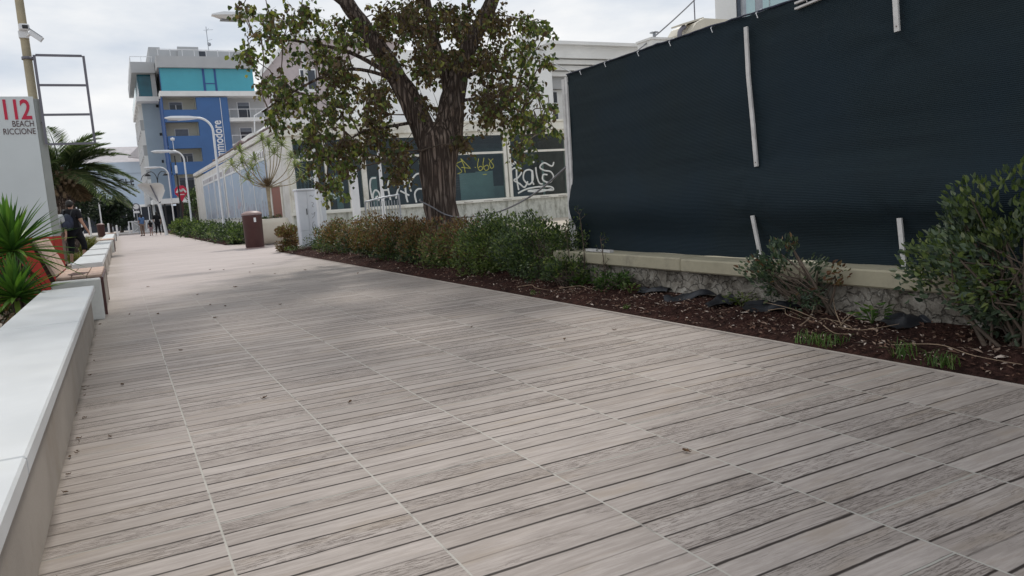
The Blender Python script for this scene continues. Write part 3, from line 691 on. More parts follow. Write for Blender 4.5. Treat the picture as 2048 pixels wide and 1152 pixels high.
for j in range(ny + 1):
    y = -1.5 + 8.97 * j / ny
    zt = 2.43 + .008 * noise.noise(V((y * 1.7, 1, 0))) - .008 * abs(math.sin(y * 1.15))
    zb = .435 + .012 * noise.noise(V((y * 2.3, 5, 0)))
    for i in range(nz + 1):
        z = zb + (zt - zb) * i / nz; vs.append((scr(y, z), y, z))
b.add(vs, [(j * (nz + 1) + i, j * (nz + 1) + i + 1, (j + 1) * (nz + 1) + i + 1, (j + 1) * (nz + 1) + i) for j in range(ny) for i in range(nz)], 0, True)
# return of the netting round the corner
vs = []
for j in range(21):
    x = FX + 4.5 * j / 20
    for i in range(13): vs.append((x, 7.475 + .02 * noise.noise(V((x * 2, i * .4, 0))), .1 + 2.33 * i / 12))
b.add(vs, [(j * 13 + i, j * 13 + i + 1, (j + 1) * 13 + i + 1, (j + 1) * 13 + i) for j in range(20) for i in range(12)], 0, True)
b.build('netting', M['screen'], o)
b = MB(); pts = [(FX - .012 + .014 * noise.noise(V((y * 3, 0, 9))), y, 2.43 + .008 * noise.noise(V((y * 1.7, 1, 0))) + .006 * noise.noise(V((y * 9, 2, 0))) - .008 * abs(math.sin(y * 1.15))) for y in [-1.5 + 8.97 * k / 120 for k in range(121)]]
b.tube(pts, [.007 + .006 * abs(noise.noise(V((k * .7, 0, 0)))) for k in range(121)], 6); b.build('netting_hem', M['navy'], o)
for k in range(15):
    y = 7.2 - .52 * k + random.uniform(-.05, .05); b = MB(); b.tube([(FX - .02, y, 2.37), (FX - .03, y + .01, 2.41), (FX + .03, y + .015, 2.445), (FX + .10, y, 2.41)], .004, 5); b.build('tie', M['white_metal'], o)
for y in (7.44, 4.66, 1.95, -.8):
    b = MB(); b.tube([(FX + .10, y, -.02), (FX + .10, y, 2.44 if y > 7 else (2.72 if y > 4 else 2.42))], .03, 10); b.build('post', M['steel'], o)
b = MB(); b.tube([(FX + .09, -1.5, 2.40), (FX + .09, 7.42, 2.40)], .018, 8); b.build('top_rail', M['steel'], o)
def batten(pts, wdt=.05):
    b = MB()
    for i in range(len(pts) - 1):
        y0, z0 = pts[i]; y1, z1 = pts[i + 1]
        b.bar((min(scr(y0, z0), FX) - .020, y0, z0), (min(scr(y1, z1), FX) - .020, y1, z1), .016, wdt, 0, (0, 1, 0))
    b.build('batten', M['timber'], o)
    (y, z) = pts[-1]; b = MB(); b.box(min(scr(y, z + .03), FX) - .031, min(scr(y, z + .03), FX) - .027, y - .003, y + .004, z + .03, z + .037); b.build('screw', M['rust'], o)
batten([(4.69, 2.33), (4.68, 1.95), (4.645, 1.55), (4.62, 1.20)], .036)
batten([(4.645, .80), (4.60, .44)], .034)
batten([(3.365, 2.42), (3.355, 2.18), (3.345, 2.0)], .036)
batten([(3.32, .77), (3.305, .44)], .034)
batten([(1.95, 2.4), (1.95, .9)], .036)
b = MB(); b.bar((FX - .03, 4.17, 2.345), (FX - .03, 3.55, 2.39), .014, .028, 0, (1, 0, 0)); b.build('batten', M['timber'], o)
b = MB(); b.bar((FX - .03, 4.17, 2.385), (FX - .03, 3.45, 2.44), .014, .028, 0, (1, 0, 0)); b.build('batten', M['timber'], o)
b = MB()
b.bar((FX - .03, 7.475, .1), (FX - .01, 7.485, 2.40), .02, .045, 0, (0, 1, 0)); b.bar((FX - .035, 7.53, .1), (FX - .015, 7.535, 2.38), .03, .05, 0, (0, 1, 0)); b.build('corner_batten', M['timber'], o)
b = MB(); b.bar((4.55, 7.0, .452), (4.56, 6.55, .447), .05, .025)
tag(b.build('timber_offcut', M['timber']), 'short pale timber offcut lying on the wall coping near the fence corner', 'wood')

# low retaining wall behind the hedge
o = thing('retaining_wall', 'pale low stone wall running behind the reddish hedge', 'wall', (5.2, 14, 0))
b = MB(); b.box(5.05, 5.3, 7.9, 13.0, -.03, .50, 0, .02); b.box(5.05, 5.3, 13.9, 20.2, -.03, .50, 0, .02); b.build('wall_body', M['oldwall'], o)
b = MB(); b.box(5.0, 5.35, 7.9, 12.4, .501, .60, 0, .02); b.box(5.0, 5.35, 14.1, 20.2, .501, .60, 0, .02); b.build('coping', M['coping'], o)

# ------------------------------------------------------------------ pavilion with graffiti
PY = 29.0
o = thing('pavilion', 'low cream pavilion with graffiti on its big windows', 'building', (12, 36, 0)); pav = o
b = MB(); b.box(5.86, 20.6, PY + .02, PY + .3, -.02, .92, 0); b.build('plinth', M['plinth'], o)
b = MB(); b.box(5.80, 20.6, PY - .10, PY + .35, .921, .985); b.box(5.80, 20.6, PY - .05, PY + .35, .986, 1.05); b.build('sill', M['cream'], o)
b = MB()
for x in [11.9 + .92 * i for i in range(9)]: b.box(x, x + .42, PY - .104, PY - .101, .955, .972)
b.build('drain_slots', M['rust'], o)
b = MB(); b.box(5.70, 20.8, PY - .12, PY + .4, 3.86, 4.22, 0, .02); b.box(5.66, 20.85, PY - .18, PY + .42, 4.221, 4.30, 0); b.build('fascia', M['cream'], o)
b = MB(); b.box(5.86, 20.6, PY - .03, PY + .10, 3.70, 3.858); b.build('head_rail', M['cream'], o)
b = MB(); b.box(5.9, 20.7, PY + .35, 44, 4.1, 4.2); b.build('flat_roof', M['stucco_white'], o)
cols = [(5.84, 6.05), (7.18, 7.26), (8.05, 8.17), (8.60, 8.80), (12.02, 12.14), (14.86, 15.0), (15.06, 15.2), (17.95, 18.1), (20.5, 20.6)]
for a, c in cols:
    b = MB(); b.box(a, c, PY - .06, PY + .12, 1.051, 3.699, 0, .008); b.build('mullion', M['cream'], o)
b = MB()
for i in range(len(cols) - 1):
    if cols[i][1] + .1 < cols[i + 1][0]: b.box(cols[i][1] + .001, cols[i + 1][0] - .001, PY - .03, PY + .09, 2.93, 3.02)
b.build('transom', M['cream'], o)
for i in range(len(cols) - 1):
    a, c = cols[i][1], cols[i + 1][0]
    if a + .15 < c:
        for z0_, z1_ in ((1.052, 2.928), (3.022, 3.698)):
            b = MB(); b.box(a + .002, c - .002, PY + .02, PY + .028, z0_, z1_); b.build('window_pane', M['glass'], o)
# room behind the glass
b = MB(); b.box(5.95, 20.6, 36.0, 36.1, .0, 4.0); b.box(5.95, 20.6, PY + .4, 36, .3, .34); b.box(20.5, 20.6, PY + .4, 36, .35, 4.0); b.build('back_wall', M['grey_board'], o)
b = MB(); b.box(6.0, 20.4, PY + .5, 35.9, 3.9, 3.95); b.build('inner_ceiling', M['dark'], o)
b = MB()
for a, c, y, z1_ in ((13.15, 13.95, 29.9, 2.2), (13.98, 14.8, 30.0, 2.25), (15.1, 15.9, 31.2, 1.6), (17.3, 17.4, 30.0, 2.6), (9.45, 9.7, 30.6, 2.3), (7.75, 8.0, 29.8, 2.4), (12.3, 13.1, 30.6, 1.4)): b.box(a, c, y, y + .04, .36, z1_)
b.build('inner_board', M['grn_board'], o)
b = MB(); b.box(12.15, 17.9, 31.5, 31.56, 3.02, 3.32); b.box(12.4, 12.9, 31.2, 31.3, 3.25, 3.75); b.build('inner_beam', M['grey_board'], o)
b = MB()
for k in range(6): b.tube([(6.2 + .14 * k, 29.5, .4), (6.2 + .14 * k, 29.5, 3.6)], .016, 6)
b.build('inner_bars', M['steel'], o)
b = MB(); b.box(6.72, 7.16, 29.08, 29.10, 3.04, 3.42); b.build('notice_board', M['grn_board'], o)
text('price_lettering', '1,2,3', M['spray_white'], .20, FRONT(6.22, PY + .008, 3.22), o, .002)
text('price_lettering', '1..3', M['spray_white'], .17, FRONT(6.24, PY + .008, 3.05), o, .002)
text('price_lettering', 'MAFI', M['spray_white'], .19, FRONT(6.58, PY + .008, 2.22), o, .002)
b = MB()  # faded poster with a dark round shape in the second window
vs = [(7.52 + .30 * math.cos(a), PY + .012, 1.92 + .34 * math.sin(a)) for a in [2 * PI * k / 20 for k in range(20)]]
b.tube(vs + vs[:2], .05, 5)
b.tube(spline([(7.30, PY + .012, 1.48), (7.36, PY + .012, 1.62), (7.44, PY + .012, 1.46), (7.55, PY + .012, 1.50)], 4), .03, 5); b.tube(spline([(7.6, PY + .012, 1.6), (7.72, PY + .012, 1.5), (7.82, PY + .012, 1.66)], 4), .03, 5)
b.build('window_drawing', M['grn_board'], o)
RAIS = [[(15.46, 2.22), (15.45, 1.75), (15.5, 1.33)], [(15.08, 2.03), (15.28, 2.25), (15.6, 2.28), (15.72, 2.11), (15.52, 1.87), (15.3, 1.76), (15.55, 1.61), (15.8, 1.43), (15.98, 1.68)], [(16.27, 1.9), (16.16, 2.16), (15.86, 2.11), (15.78, 1.78), (16.03, 1.54), (16.24, 1.74), (16.24, 2.14), (16.2, 1.7), (16.28, 1.52)], [(16.42, 2.27), (16.45, 1.89), (16.55, 1.58), (16.72, 1.52)], [(16.30, 2.47), (16.37, 2.52)], [(17.36, 2.46), (17.24, 2.28), (16.86, 2.44), (16.63, 2.26), (16.84, 2.11), (17.16, 2.04), (17.29, 1.8), (17.07, 1.57), (16.75, 1.69), (16.77, 1.92), (16.99, 1.91)], [(15.46, 1.19), (15.91, 1.35), (16.56, 1.41), (17.12, 1.38), (17.22, 1.23), (16.55, 1.27), (15.95, 1.26), (16.55, 1.2), (17.16, 1.28)], [(15.21, 2.42), (15.3, 2.38)], [(15.22, 2.55), (15.38, 2.43)], [(15.38, 2.56), (15.52, 2.44)]]
YEL = [[(12.97, 2.69), (12.66, 2.57), (12.79, 2.38), (12.88, 2.24), (12.68, 2.16)], [(12.88, 2.78), (13.0, 2.46), (13.03, 2.19)], [(12.88, 2.78), (13.1, 2.55), (13.29, 2.36)], [(12.87, 2.42), (13.29, 2.36)], [(13.49, 2.4), (13.54, 2.38)], [(13.7, 2.75), (13.62, 2.44), (13.71, 2.25), (13.86, 2.33), (13.77, 2.43), (13.66, 2.37)], [(13.95, 2.78), (13.88, 2.47), (13.98, 2.24), (14.14, 2.32), (14.08, 2.46), (13.92, 2.4)], [(14.38, 2.72), (14.19, 2.55), (14.25, 2.32), (14.38, 2.4), (14.27, 2.59), (14.15, 2.73)], [(13.84, 2.07), (14.02, 2.08)]]
LEFTG = [[(9.17, 2.17), (8.97, 2.14), (8.9, 1.9), (8.92, 1.56), (8.96, 1.37), (9.0, 1.56), (9.09, 1.69), (9.21, 1.63), (9.26, 1.45), (9.19, 1.27)], [(9.19, 1.45), (9.09, 1.4), (9.15, 1.3)], [(9.37, 1.96), (9.41, 1.65), (9.44, 1.34)], [(9.31, 1.67), (9.63, 1.67)], [(9.97, 2.15), (9.74, 2.1), (9.63, 1.86), (9.65, 1.52), (9.69, 1.27)], [(10.48, 2.32), (10.31, 2.25), (10.26, 2.07), (10.34, 1.94), (10.46, 2.0), (10.43, 2.14), (10.29, 2.13)], [(10.34, 1.94), (10.35, 1.66), (10.36, 1.35), (10.4, 1.13)], [(10.1, 1.8), (9.97, 1.5), (9.92, 1.31)], [(10.12, 1.61), (10.49, 1.4)], [(11.14, 2.24), (10.87, 2.23), (10.61, 1.96), (10.54, 1.71), (10.59, 1.55)], [(11.12, 1.62), (10.88, 1.63), (10.73, 1.45), (10.77, 1.1)]]
for nm, pls, mt_, r_ in (('graffiti', RAIS, 'spray_white', .042), ('graffiti', YEL, 'spray_yellow', .018), ('graffiti', LEFTG, 'spray_white', .04)):
    b = MB()
    for pl in pls: b.tube(spline([(x, PY + .016 - random.uniform(0, .004), z) for x, z in pl], 6), r_, 6)
    for i, q in enumerate(b.v): b.v[i] = (q[0], PY + .012 + (q[1] - PY - .016) * .12, q[2])
    b.build(nm, M[mt_], o)
b = MB()
for k in range(7): b.bar((12.3, PY + .014, 2.12 - .1 * k), (13.05 + .1 * math.sin(k * 2), PY + .014, 2.15 - .1 * k), .004, .016, 0, (0, 1, 0))
b.build('window_scribble', M['pen'], o)
# side wall of the pavilion with faded photo hoarding
SX = 5.86
b = MB()
for k in range(92):
    y = PY + .13 + k * .4
    b.box(SX + .0, SX + .06, y, y + .385, .0, 4.2)
b.box(SX + .061, SX + .2, PY + .13, 66, 0, 4.2); b.build('side_wall', M['ribbed'], o)
b = MB()
b.prism([(PY - .2, 4.20), (66.2, 4.42), (66.2, 4.62), (PY - .2, 4.42)], SX - .12, SX + .1, 'x'); b.build('side_gutter', M['ribbed'], o)
b = MB(); pts = [(SX - .05, y, 4.45 + (y - PY) * .006 + .06 * noise.noise(V((y * .8, 0, 0))) + .04) for y in [PY + .2 + 23 * k / 60 for k in range(61)]]
b.tube(pts, [.055 + .05 * abs(noise.noise(V((k * .45, 3, 0)))) + (.12 if 26 < k < 33 else 0) for k in range(61)], 7); b.build('rolled_awning', M['rust'], o)
FIGP = mat('faded_figure_print', (.36, .37, .44), .6, .3, 4)
for (a, c) in ((33.6, 41.0), (41.4, 47.4), (48.2, 53.0), (53.3, 60.4)):
    b = MB(); b.box(SX - .03, SX - .004, a, c, .95, 3.35); pp = b.build('poster', M['poster'], o)
    b = MB(); b.box(SX - .045, SX - .004, a, c, 3.36, 3.85); b.box(SX - .045, SX - .004, a, c, .90, .945)
    for yy in (a, (a + c) / 2 - .1, c - .15): b.box(SX - .05, SX - .031, yy, yy + .15, .95, 3.35)
    b.build('poster_frame', M['white_metal'], pp)
    yy = a + .3; LETM = mat('faded_letter_grey', (.36, .34, .37), .6, .2)
    while yy < c - .5:
        q = random.uniform(.2, .42); b = MB(); b.box(SX - .052, SX - .046, yy, yy + q, 3.47, 3.74); b.build('poster_lettering', LETM, pp); yy += q + random.choice((.08, .08, .3))
    yy = a + .25
    while yy < c - .4:
        h_ = random.uniform(.45, .75); b = MB(); b.prism([(yy, .97), (yy + .34, .97), (yy + .40, .97 + h_ * .55), (yy + .30, .97 + h_ * .7), (yy + .26, .97 + h_), (yy + .12, .97 + h_), (yy + .06, .97 + h_ * .7), (yy - .04, .97 + h_ * .55)], SX - .036, SX - .031, 'x'); yy += random.uniform(.5, 1.1); b.build('bather_print', FIGP, pp)
b = MB(); b.box(SX - .03, SX - .002, 30.9, 32.9, .9, 2.15); dr = b.build('door', M['door'], o)
b = MB(); b.box(SX - .06, SX - .002, 30.75, 30.9, .8, 2.15); b.box(SX - .06, SX - .002, 32.9, 33.05, .8, 2.15); b.box(SX - .09, SX - .002, 30.7, 33.1, 2.151, 2.25); b.build('frame', M['cream'], dr)
b = MB(); b.tube([(SX - .04, PY + .06, 0), (SX - .04, PY + .06, 4.2)], .05, 10); b.build('downpipe', M['cream'], o); b = MB(); b.tube([(SX - .03, 65.8, 0), (SX - .03, 65.8, 4.3)], .06, 10); b.build('downpipe', M['cream'], o)

# posts, barrier and rope before the pavilion
for x, y, h0, lab in ((7.75, 24.0, 3.85, 'slim white post standing before the loop graffiti window'),):
    b = MB(); b.tube([(x, y, 0), (x, y, h0)], .055, 10); b.lathe([(.09, 0), (.09, .06), (.0, .08)], (x, y, h0), 10)
    tag(b.build('slim_post', M['white_metal']), lab, 'post')
b = MB(); b.box(6.74, 6.98, 24.0, 24.14, -.02, 2.36, 0, .01)
tag(b.build('upright_board', M['white_metal']), 'narrow white upright board before the pavilion, right of the utility cabinet', 'board')
o = thing('crowd_barrier', 'galvanised crowd barrier of upright bars behind the hedge', 'barrier', (7.15, 22.0, 0))
b = MB(); b.tube(spline([(6.55, 22, .1), (6.55, 22, 1.1), (6.68, 22, 1.24), (7.6, 22.3, 1.36), (7.72, 22.3, 1.26), (7.72, 22.3, .1)], 5), .028, 8); b.build('frame', M['steel'], o)
b = MB()
for k in range(11): b.tube([(6.65 + .1 * k, 22 + .028 * k, .3), (6.65 + .1 * k, 22 + .028 * k, 1.22)], .014, 6)
b.bar((6.55, 22, .3), (7.72, 22.3, .3), .03, .03); b.build('bars', M['steel'], o)
b = MB(); b.tube(spline([(4.7, 7.5, 1.42), (5.2, 9.3, 1.10), (5.55, 11.1, .86), (5.45, 12.25, .78), (5.28, 12.72, .84), (5.0, 12.78, 1.02), (4.92, 13.05, 1.12), (5.05, 13.4, 1.15)], 8), .013, 6)
tag(b.build('slack_cable', M['cable']), 'slack grey cable tied from the fence corner round the tree trunk', 'cable')
# ------------------------------------------------------------------ the big tree
def rv(): 
    while True:
        v = V((random.uniform(-1, 1), random.uniform(-1, 1), random.uniform(-1, 1)))
        if .05 < v.length < 1: return v
CLUMPS = [(2.22,13.59,3.79,0.34,0),(2.39,14.71,4.0,0.37,0),(2.86,16.56,4.29,0.41,0),(2.65,13.42,4.22,0.51,0),(2.75,14.61,4.51,0.55,0),(3.32,16.39,4.72,0.62,0),(2.34,14.16,4.67,0.26,0),(2.58,15.15,4.84,0.28,0),(2.74,16.71,5.26,0.31,0),(3.2,13.58,4.47,0.52,0),(3.28,14.61,4.48,0.56,0),(3.81,16.13,5.06,0.62,0),(2.52,13.98,3.28,0.25,0),(2.72,15.1,3.53,0.27,0),(2.9,16.17,3.74,0.28,0),(2.77,13.29,3.2,0.51,0),(2.9,14.25,3.27,0.54,0),(3.18,15.93,3.5,0.61,0),(3.4,13.67,3.75,0.53,0),(3.65,14.09,3.88,0.55,0),(4.04,15.42,4.12,0.6,0),(2.76,13.48,2.84,0.39,0),(2.75,14.27,2.78,0.41,0),(3.09,16.0,3.11,0.46,0),(3.07,12.98,2.88,0.42,0),(3.51,14.46,2.83,0.47,0),(3.87,15.73,3.26,0.51,0),(3.81,12.86,3.99,0.51,0),(4.17,14.07,4.31,0.56,0),(4.43,15.74,4.84,0.62,0),(3.63,13.01,3.38,0.47,1),(4.12,14.52,3.76,0.53,1),(4.18,15.0,3.6,0.54,1),(3.5,12.92,2.79,0.51,0),(3.97,14.5,2.96,0.57,0),(3.98,15.03,3.04,0.59,0),(3.15,13.31,2.27,0.52,0),(3.37,14.24,2.03,0.56,0),(3.69,15.12,2.16,0.59,0),(3.55,12.8,1.82,0.38,0),(3.7,13.84,1.99,0.41,0),(4.0,15.19,1.85,0.45,0),(3.15,13.48,2.5,0.35,0),(3.25,14.16,2.53,0.37,0),(3.66,15.3,2.66,0.4,0),(3.26,12.57,1.47,0.33,0),(3.63,14.48,1.46,0.38,0),(3.95,15.38,1.51,0.41,0),(3.58,12.92,2.24,0.43,1),(4.15,14.2,2.14,0.48,1),(4.31,15.01,2.24,0.5,1),(4.18,12.84,2.9,0.52,1),(4.5,13.96,3.14,0.56,1),(5.05,15.32,3.41,0.62,1),(4.23,13.02,2.27,0.53,1),(4.34,13.4,2.48,0.54,1),(4.89,15.35,2.71,0.62,1),(4.26,12.23,1.9,0.38,1),(4.86,13.71,2.08,0.43,1),(5.08,14.3,2.18,0.44,1),(4.4,12.76,1.59,0.31,1),(4.88,13.68,1.67,0.33,1),(5.18,14.97,1.7,0.36,1),(4.38,12.53,3.47,0.34,1),(4.75,13.77,3.87,0.37,1),(5.04,14.59,3.93,0.39,1),(4.5,13.08,4.41,0.44,1),(4.77,13.74,4.47,0.46,1),(5.09,14.64,4.61,0.49,1),(4.7,12.22,4.0,0.5,1),(5.25,13.87,4.44,0.57,1),(5.82,14.7,4.69,0.61,1),(4.96,12.04,3.52,0.42,1),(5.47,13.42,3.8,0.47,1),(5.93,14.83,4.07,0.51,1),(4.77,12.31,4.23,0.42,1),(5.4,13.51,4.72,0.46,1),(5.83,15.11,5.15,0.52,1),(5.24,12.33,4.16,0.43,1),(5.93,13.66,4.65,0.48,1),(6.17,14.37,4.69,0.5,1),(4.94,12.58,3.36,0.26,1),(5.26,13.24,3.43,0.28,1),(5.89,14.78,3.65,0.31,1),(5.44,12.31,3.55,0.43,1),(5.92,13.54,3.63,0.48,1),(6.33,14.16,3.78,0.5,1),(5.67,12.21,4.11,0.52,1),(6.17,13.36,4.22,0.57,1),(6.4,14.07,4.56,0.6,1),(5.97,12.14,3.36,0.52,1),(6.45,12.78,3.66,0.55,1),(6.94,14.15,3.91,0.61,1),(6.28,12.2,4.15,0.44,1),(6.62,12.76,4.46,0.46,1),(7.21,13.53,4.44,0.49,1),(6.62,11.81,3.48,0.48,0),(6.87,12.38,3.73,0.5,0),(7.73,13.7,3.92,0.56,0),(6.76,11.98,4.13,0.35,0),(7.33,12.69,4.32,0.38,0),(7.91,13.93,4.56,0.41,0),(6.03,11.66,2.78,0.51,1),(6.59,12.94,3.18,0.57,1),(7.08,13.69,3.04,0.6,1),(6.65,11.81,2.95,0.4,0),(7.14,12.75,3.09,0.43,0),(7.39,13.26,3.14,0.44,0),(5.88,11.98,2.64,0.48,1),(6.48,13.18,2.86,0.53,1),(6.77,13.56,2.65,0.54,1),(6.41,11.89,2.47,0.44,0),(6.54,12.33,2.54,0.45,0),(7.59,13.91,2.55,0.52,0),(6.41,11.17,2.37,0.29,0),(7.27,12.71,2.44,0.33,0),(7.84,13.54,2.5,0.36,0),(6.23,11.31,1.91,0.3,0),(6.61,12.21,1.95,0.32,0),(7.19,13.29,1.89,0.35,0),(6.69,11.18,2.55,0.21,0),(7.42,12.47,2.69,0.24,0),(8.13,13.63,2.89,0.26,0),(6.9,11.56,3.39,0.26,0),(7.31,12.43,3.51,0.28,0),(7.93,13.5,3.84,0.3,0),(4.97,12.63,2.8,0.22,1),(5.4,13.5,2.93,0.24,1),(5.71,14.45,3.1,0.25,1),(5.47,12.27,2.06,0.26,1),(5.71,12.75,2.12,0.27,1),(6.45,14.36,2.3,0.31,1),(6.83,11.47,3.92,0.21,0),(7.59,12.67,4.14,0.24,0),(8.27,13.81,4.46,0.26,0),(6.98,11.49,2.18,0.16,0),(7.22,11.94,2.19,0.16,0),(7.94,13.13,2.3,0.18,0)]
tree = thing('poplar_tree', 'big forked poplar with browning leaves before the pavilion', 'tree', (5.33, 13.1, 0))
TR = spline([(5.34, 13.1, -.05), (5.33, 13.08, .45), (5.32, 13.08, 1.0), (5.34, 13.1, 1.6), (5.40, 13.14, 2.15), (5.44, 13.16, 2.5)], 6)
LL = spline([(5.36, 13.14, 1.55), (5.26, 13.30, 2.25), (5.06, 13.52, 3.0), (4.87, 13.68, 3.48), (4.67, 13.84, 3.96), (4.44, 14.03, 4.44), (4.21, 14.22, 4.93), (3.95, 14.44, 5.6), (3.7, 14.7, 6.4), (3.3, 15.0, 7.4)], 5)
RL = spline([(5.42, 13.12, 1.6), (5.56, 13.13, 2.2), (5.68, 13.14, 2.6), (5.76, 13.15, 2.94), (5.92, 13.13, 3.4), (6.12, 13.09, 3.85), (6.38, 13.02, 4.29), (6.64, 12.95, 4.74), (6.92, 12.89, 5.37), (7.2, 12.8, 6.2), (7.4, 12.7, 7.2)], 5)
ML = spline([(5.70, 13.16, 2.7), (5.69, 13.25, 3.41), (5.6, 13.39, 4.07), (5.56, 13.5, 4.73), (5.52, 13.62, 5.48), (5.4, 13.9, 6.8)], 5)
def lin(a, b_, n): return [a + (b_ - a) * i / (n - 1) for i in range(n)]
b = MB()
def radii(n, stops):
    out = []
    for i in range(n):
        t_ = i / (n - 1)
        for k in range(len(stops) - 1):
            if stops[k][0] <= t_ <= stops[k + 1][0] + 1e-9:
                f = (t_ - stops[k][0]) / (stops[k + 1][0] - stops[k][0]); out.append(stops[k][1] + (stops[k + 1][1] - stops[k][1]) * f); break
    return out
b.tube(TR, radii(len(TR), [(0, .40), (.15, .335), (.45, .305), (.7, .34), (.85, .36), (1, .26)]), 32, 0, True, True, .16)
b.tube(LL, radii(len(LL), [(0, .18), (.1, .23), (.25, .195), (.5, .155), (.7, .13), (1, .06)]), 24, 0, True, True, .16)
b.tube(RL, radii(len(RL), [(0, .22), (.1, .28), (.28, .235), (.42, .165), (.7, .125), (1, .05)]), 24, 0, True, True, .16)
b.tube(ML, radii(len(ML), [(0, .10), (.4, .085), (1, .04)]), 12, 0, True, True, .1)
LIMB = LL[6:] + RL[6:] + ML
BR = []
for pts, r_ in (([(5.0, 13.6, 3.2), (4.55, 13.5, 3.45), (3.9, 13.6, 3.55), (3.2, 13.9, 3.3), (2.5, 14.2, 2.9)], .045), ([(4.9, 13.65, 3.4), (4.3, 14.4, 4.0), (3.6, 15.0, 4.3), (2.7, 15.4, 4.5)], .05),
                ([(5.2, 13.4, 2.6), (4.6, 13.2, 2.5), (4.0, 13.4, 2.4), (3.5, 13.8, 2.0)], .035), ([(5.9, 13.1, 3.3), (6.5, 13.2, 3.5), (7.1, 13.2, 3.4), (7.5, 13.0, 3.0)], .045),
                ([(5.75, 13.1, 2.9), (6.3, 12.7, 2.9), (6.8, 12.4, 2.6), (7.0, 12.2, 2.2)], .035), ([(4.5, 14.0, 4.3), (3.8, 13.6, 4.8), (3.0, 13.6, 5.0), (2.4, 13.8, 4.9)], .04),
                ([(5.66, 13.3, 3.5), (5.3, 13.6, 4.1), (5.0, 13.3, 4.6)], .03), ([(6.2, 13.05, 4.0), (6.8, 13.6, 4.4), (7.6, 13.8, 4.5)], .04), ([(5.3, 13.25, 2.1), (4.9, 12.9, 2.0), (4.5, 12.8, 1.9)], .025)):
    s_ = spline(pts, 5); b.tube(s_, lin(r_, r_ * .3, len(s_)), 8); BR += s_[3:]
trunk = b.build('trunk', M['bark'], tree)
# small shoots in the fork
b = MB()
for k in range(26):
    p = V((5.55 + random.uniform(-.25, .2), 13.0 + random.uniform(-.15, .15), 2.35 + random.uniform(-.2, .35))); q = p + V((random.uniform(-.35, .35), random.uniform(-.3, .2), random.uniform(.2, .75)))
    b.tube([p, (p + q) / 2 + rv() * .07, q], [.009, .006, .003], 4)
TW = MB(); CR = MB()
anchors = LIMB + BR
def clump(c, r, br, n, dens=1.0, size=1.0):
    c = V(c); a = min(anchors, key=lambda q: (q - c).length + .5 * max(0, q.z - c.z))
    m_ = (a + c) / 2 + rv() * .15 + V((0, 0, .12))
    TW.tube([a, m_, c], [.016, .011, .006], 4)
    per = 8
    for k in range(max(2, n // per)):
        e_ = c + rv() * r; s0 = c.lerp(e_, random.uniform(0, .35)); e_.z -= random.uniform(0, .12)
        m1 = s0.lerp(e_, .5) + rv() * .06 + V((0, 0, .04))
        TW.tube([s0, m1, e_], [.005, .004, .002], 3)
        for q in range(per):
            t_ = random.uniform(.25, 1.05); p = (s0.lerp(m1, t_ * 2) if t_ < .5 else m1.lerp(e_, t_ * 2 - 1)) + rv() * .05
            dd = V((random.gauss(0, .5), random.gauss(0, .5), -.8 + random.gauss(0, .5)))
            L_ = random.choice((random.uniform(.045, .075), random.uniform(.065, .105), random.uniform(.08, .12))) * size
            br_ = 1 if random.random() < (.80 if br else .36) else 0
            CR.leaf(p + dd.normalized() * .02, dd, rv(), L_, L_ * random.uniform(.75, 1.0) * (.75 if br_ else 1), br_, random.uniform(.05, .45), True)
for x, y, z, r, br in CLUMPS: clump((x, y, z), r * .92, br, int((150 if br else 96) * (r / .45) ** 1.6))
# unseen crown above the picture, widened and shifted left to shade the paving
for k in range(190):
    g = random.uniform(0, 2 * PI); q = random.uniform(.2, 1) ** .6
    zz = random.uniform(5.9, 9.4); rr3 = 2.2 if zz < 6.8 else 3.6; clump((5.4 - (zz > 6.8) * .5 + rr3 * q * math.cos(g), 13.5 + rr3 * q * math.sin(g), zz), .6, random.random() < .4, 60, 1, 1.5)
TW.v and TW.build('twigs', M['twig'], tree); b.build('fork_shoots', M['twig'], tree)
CR.build('crown', [GREEN_TREE, BROWN_TREE], tree)

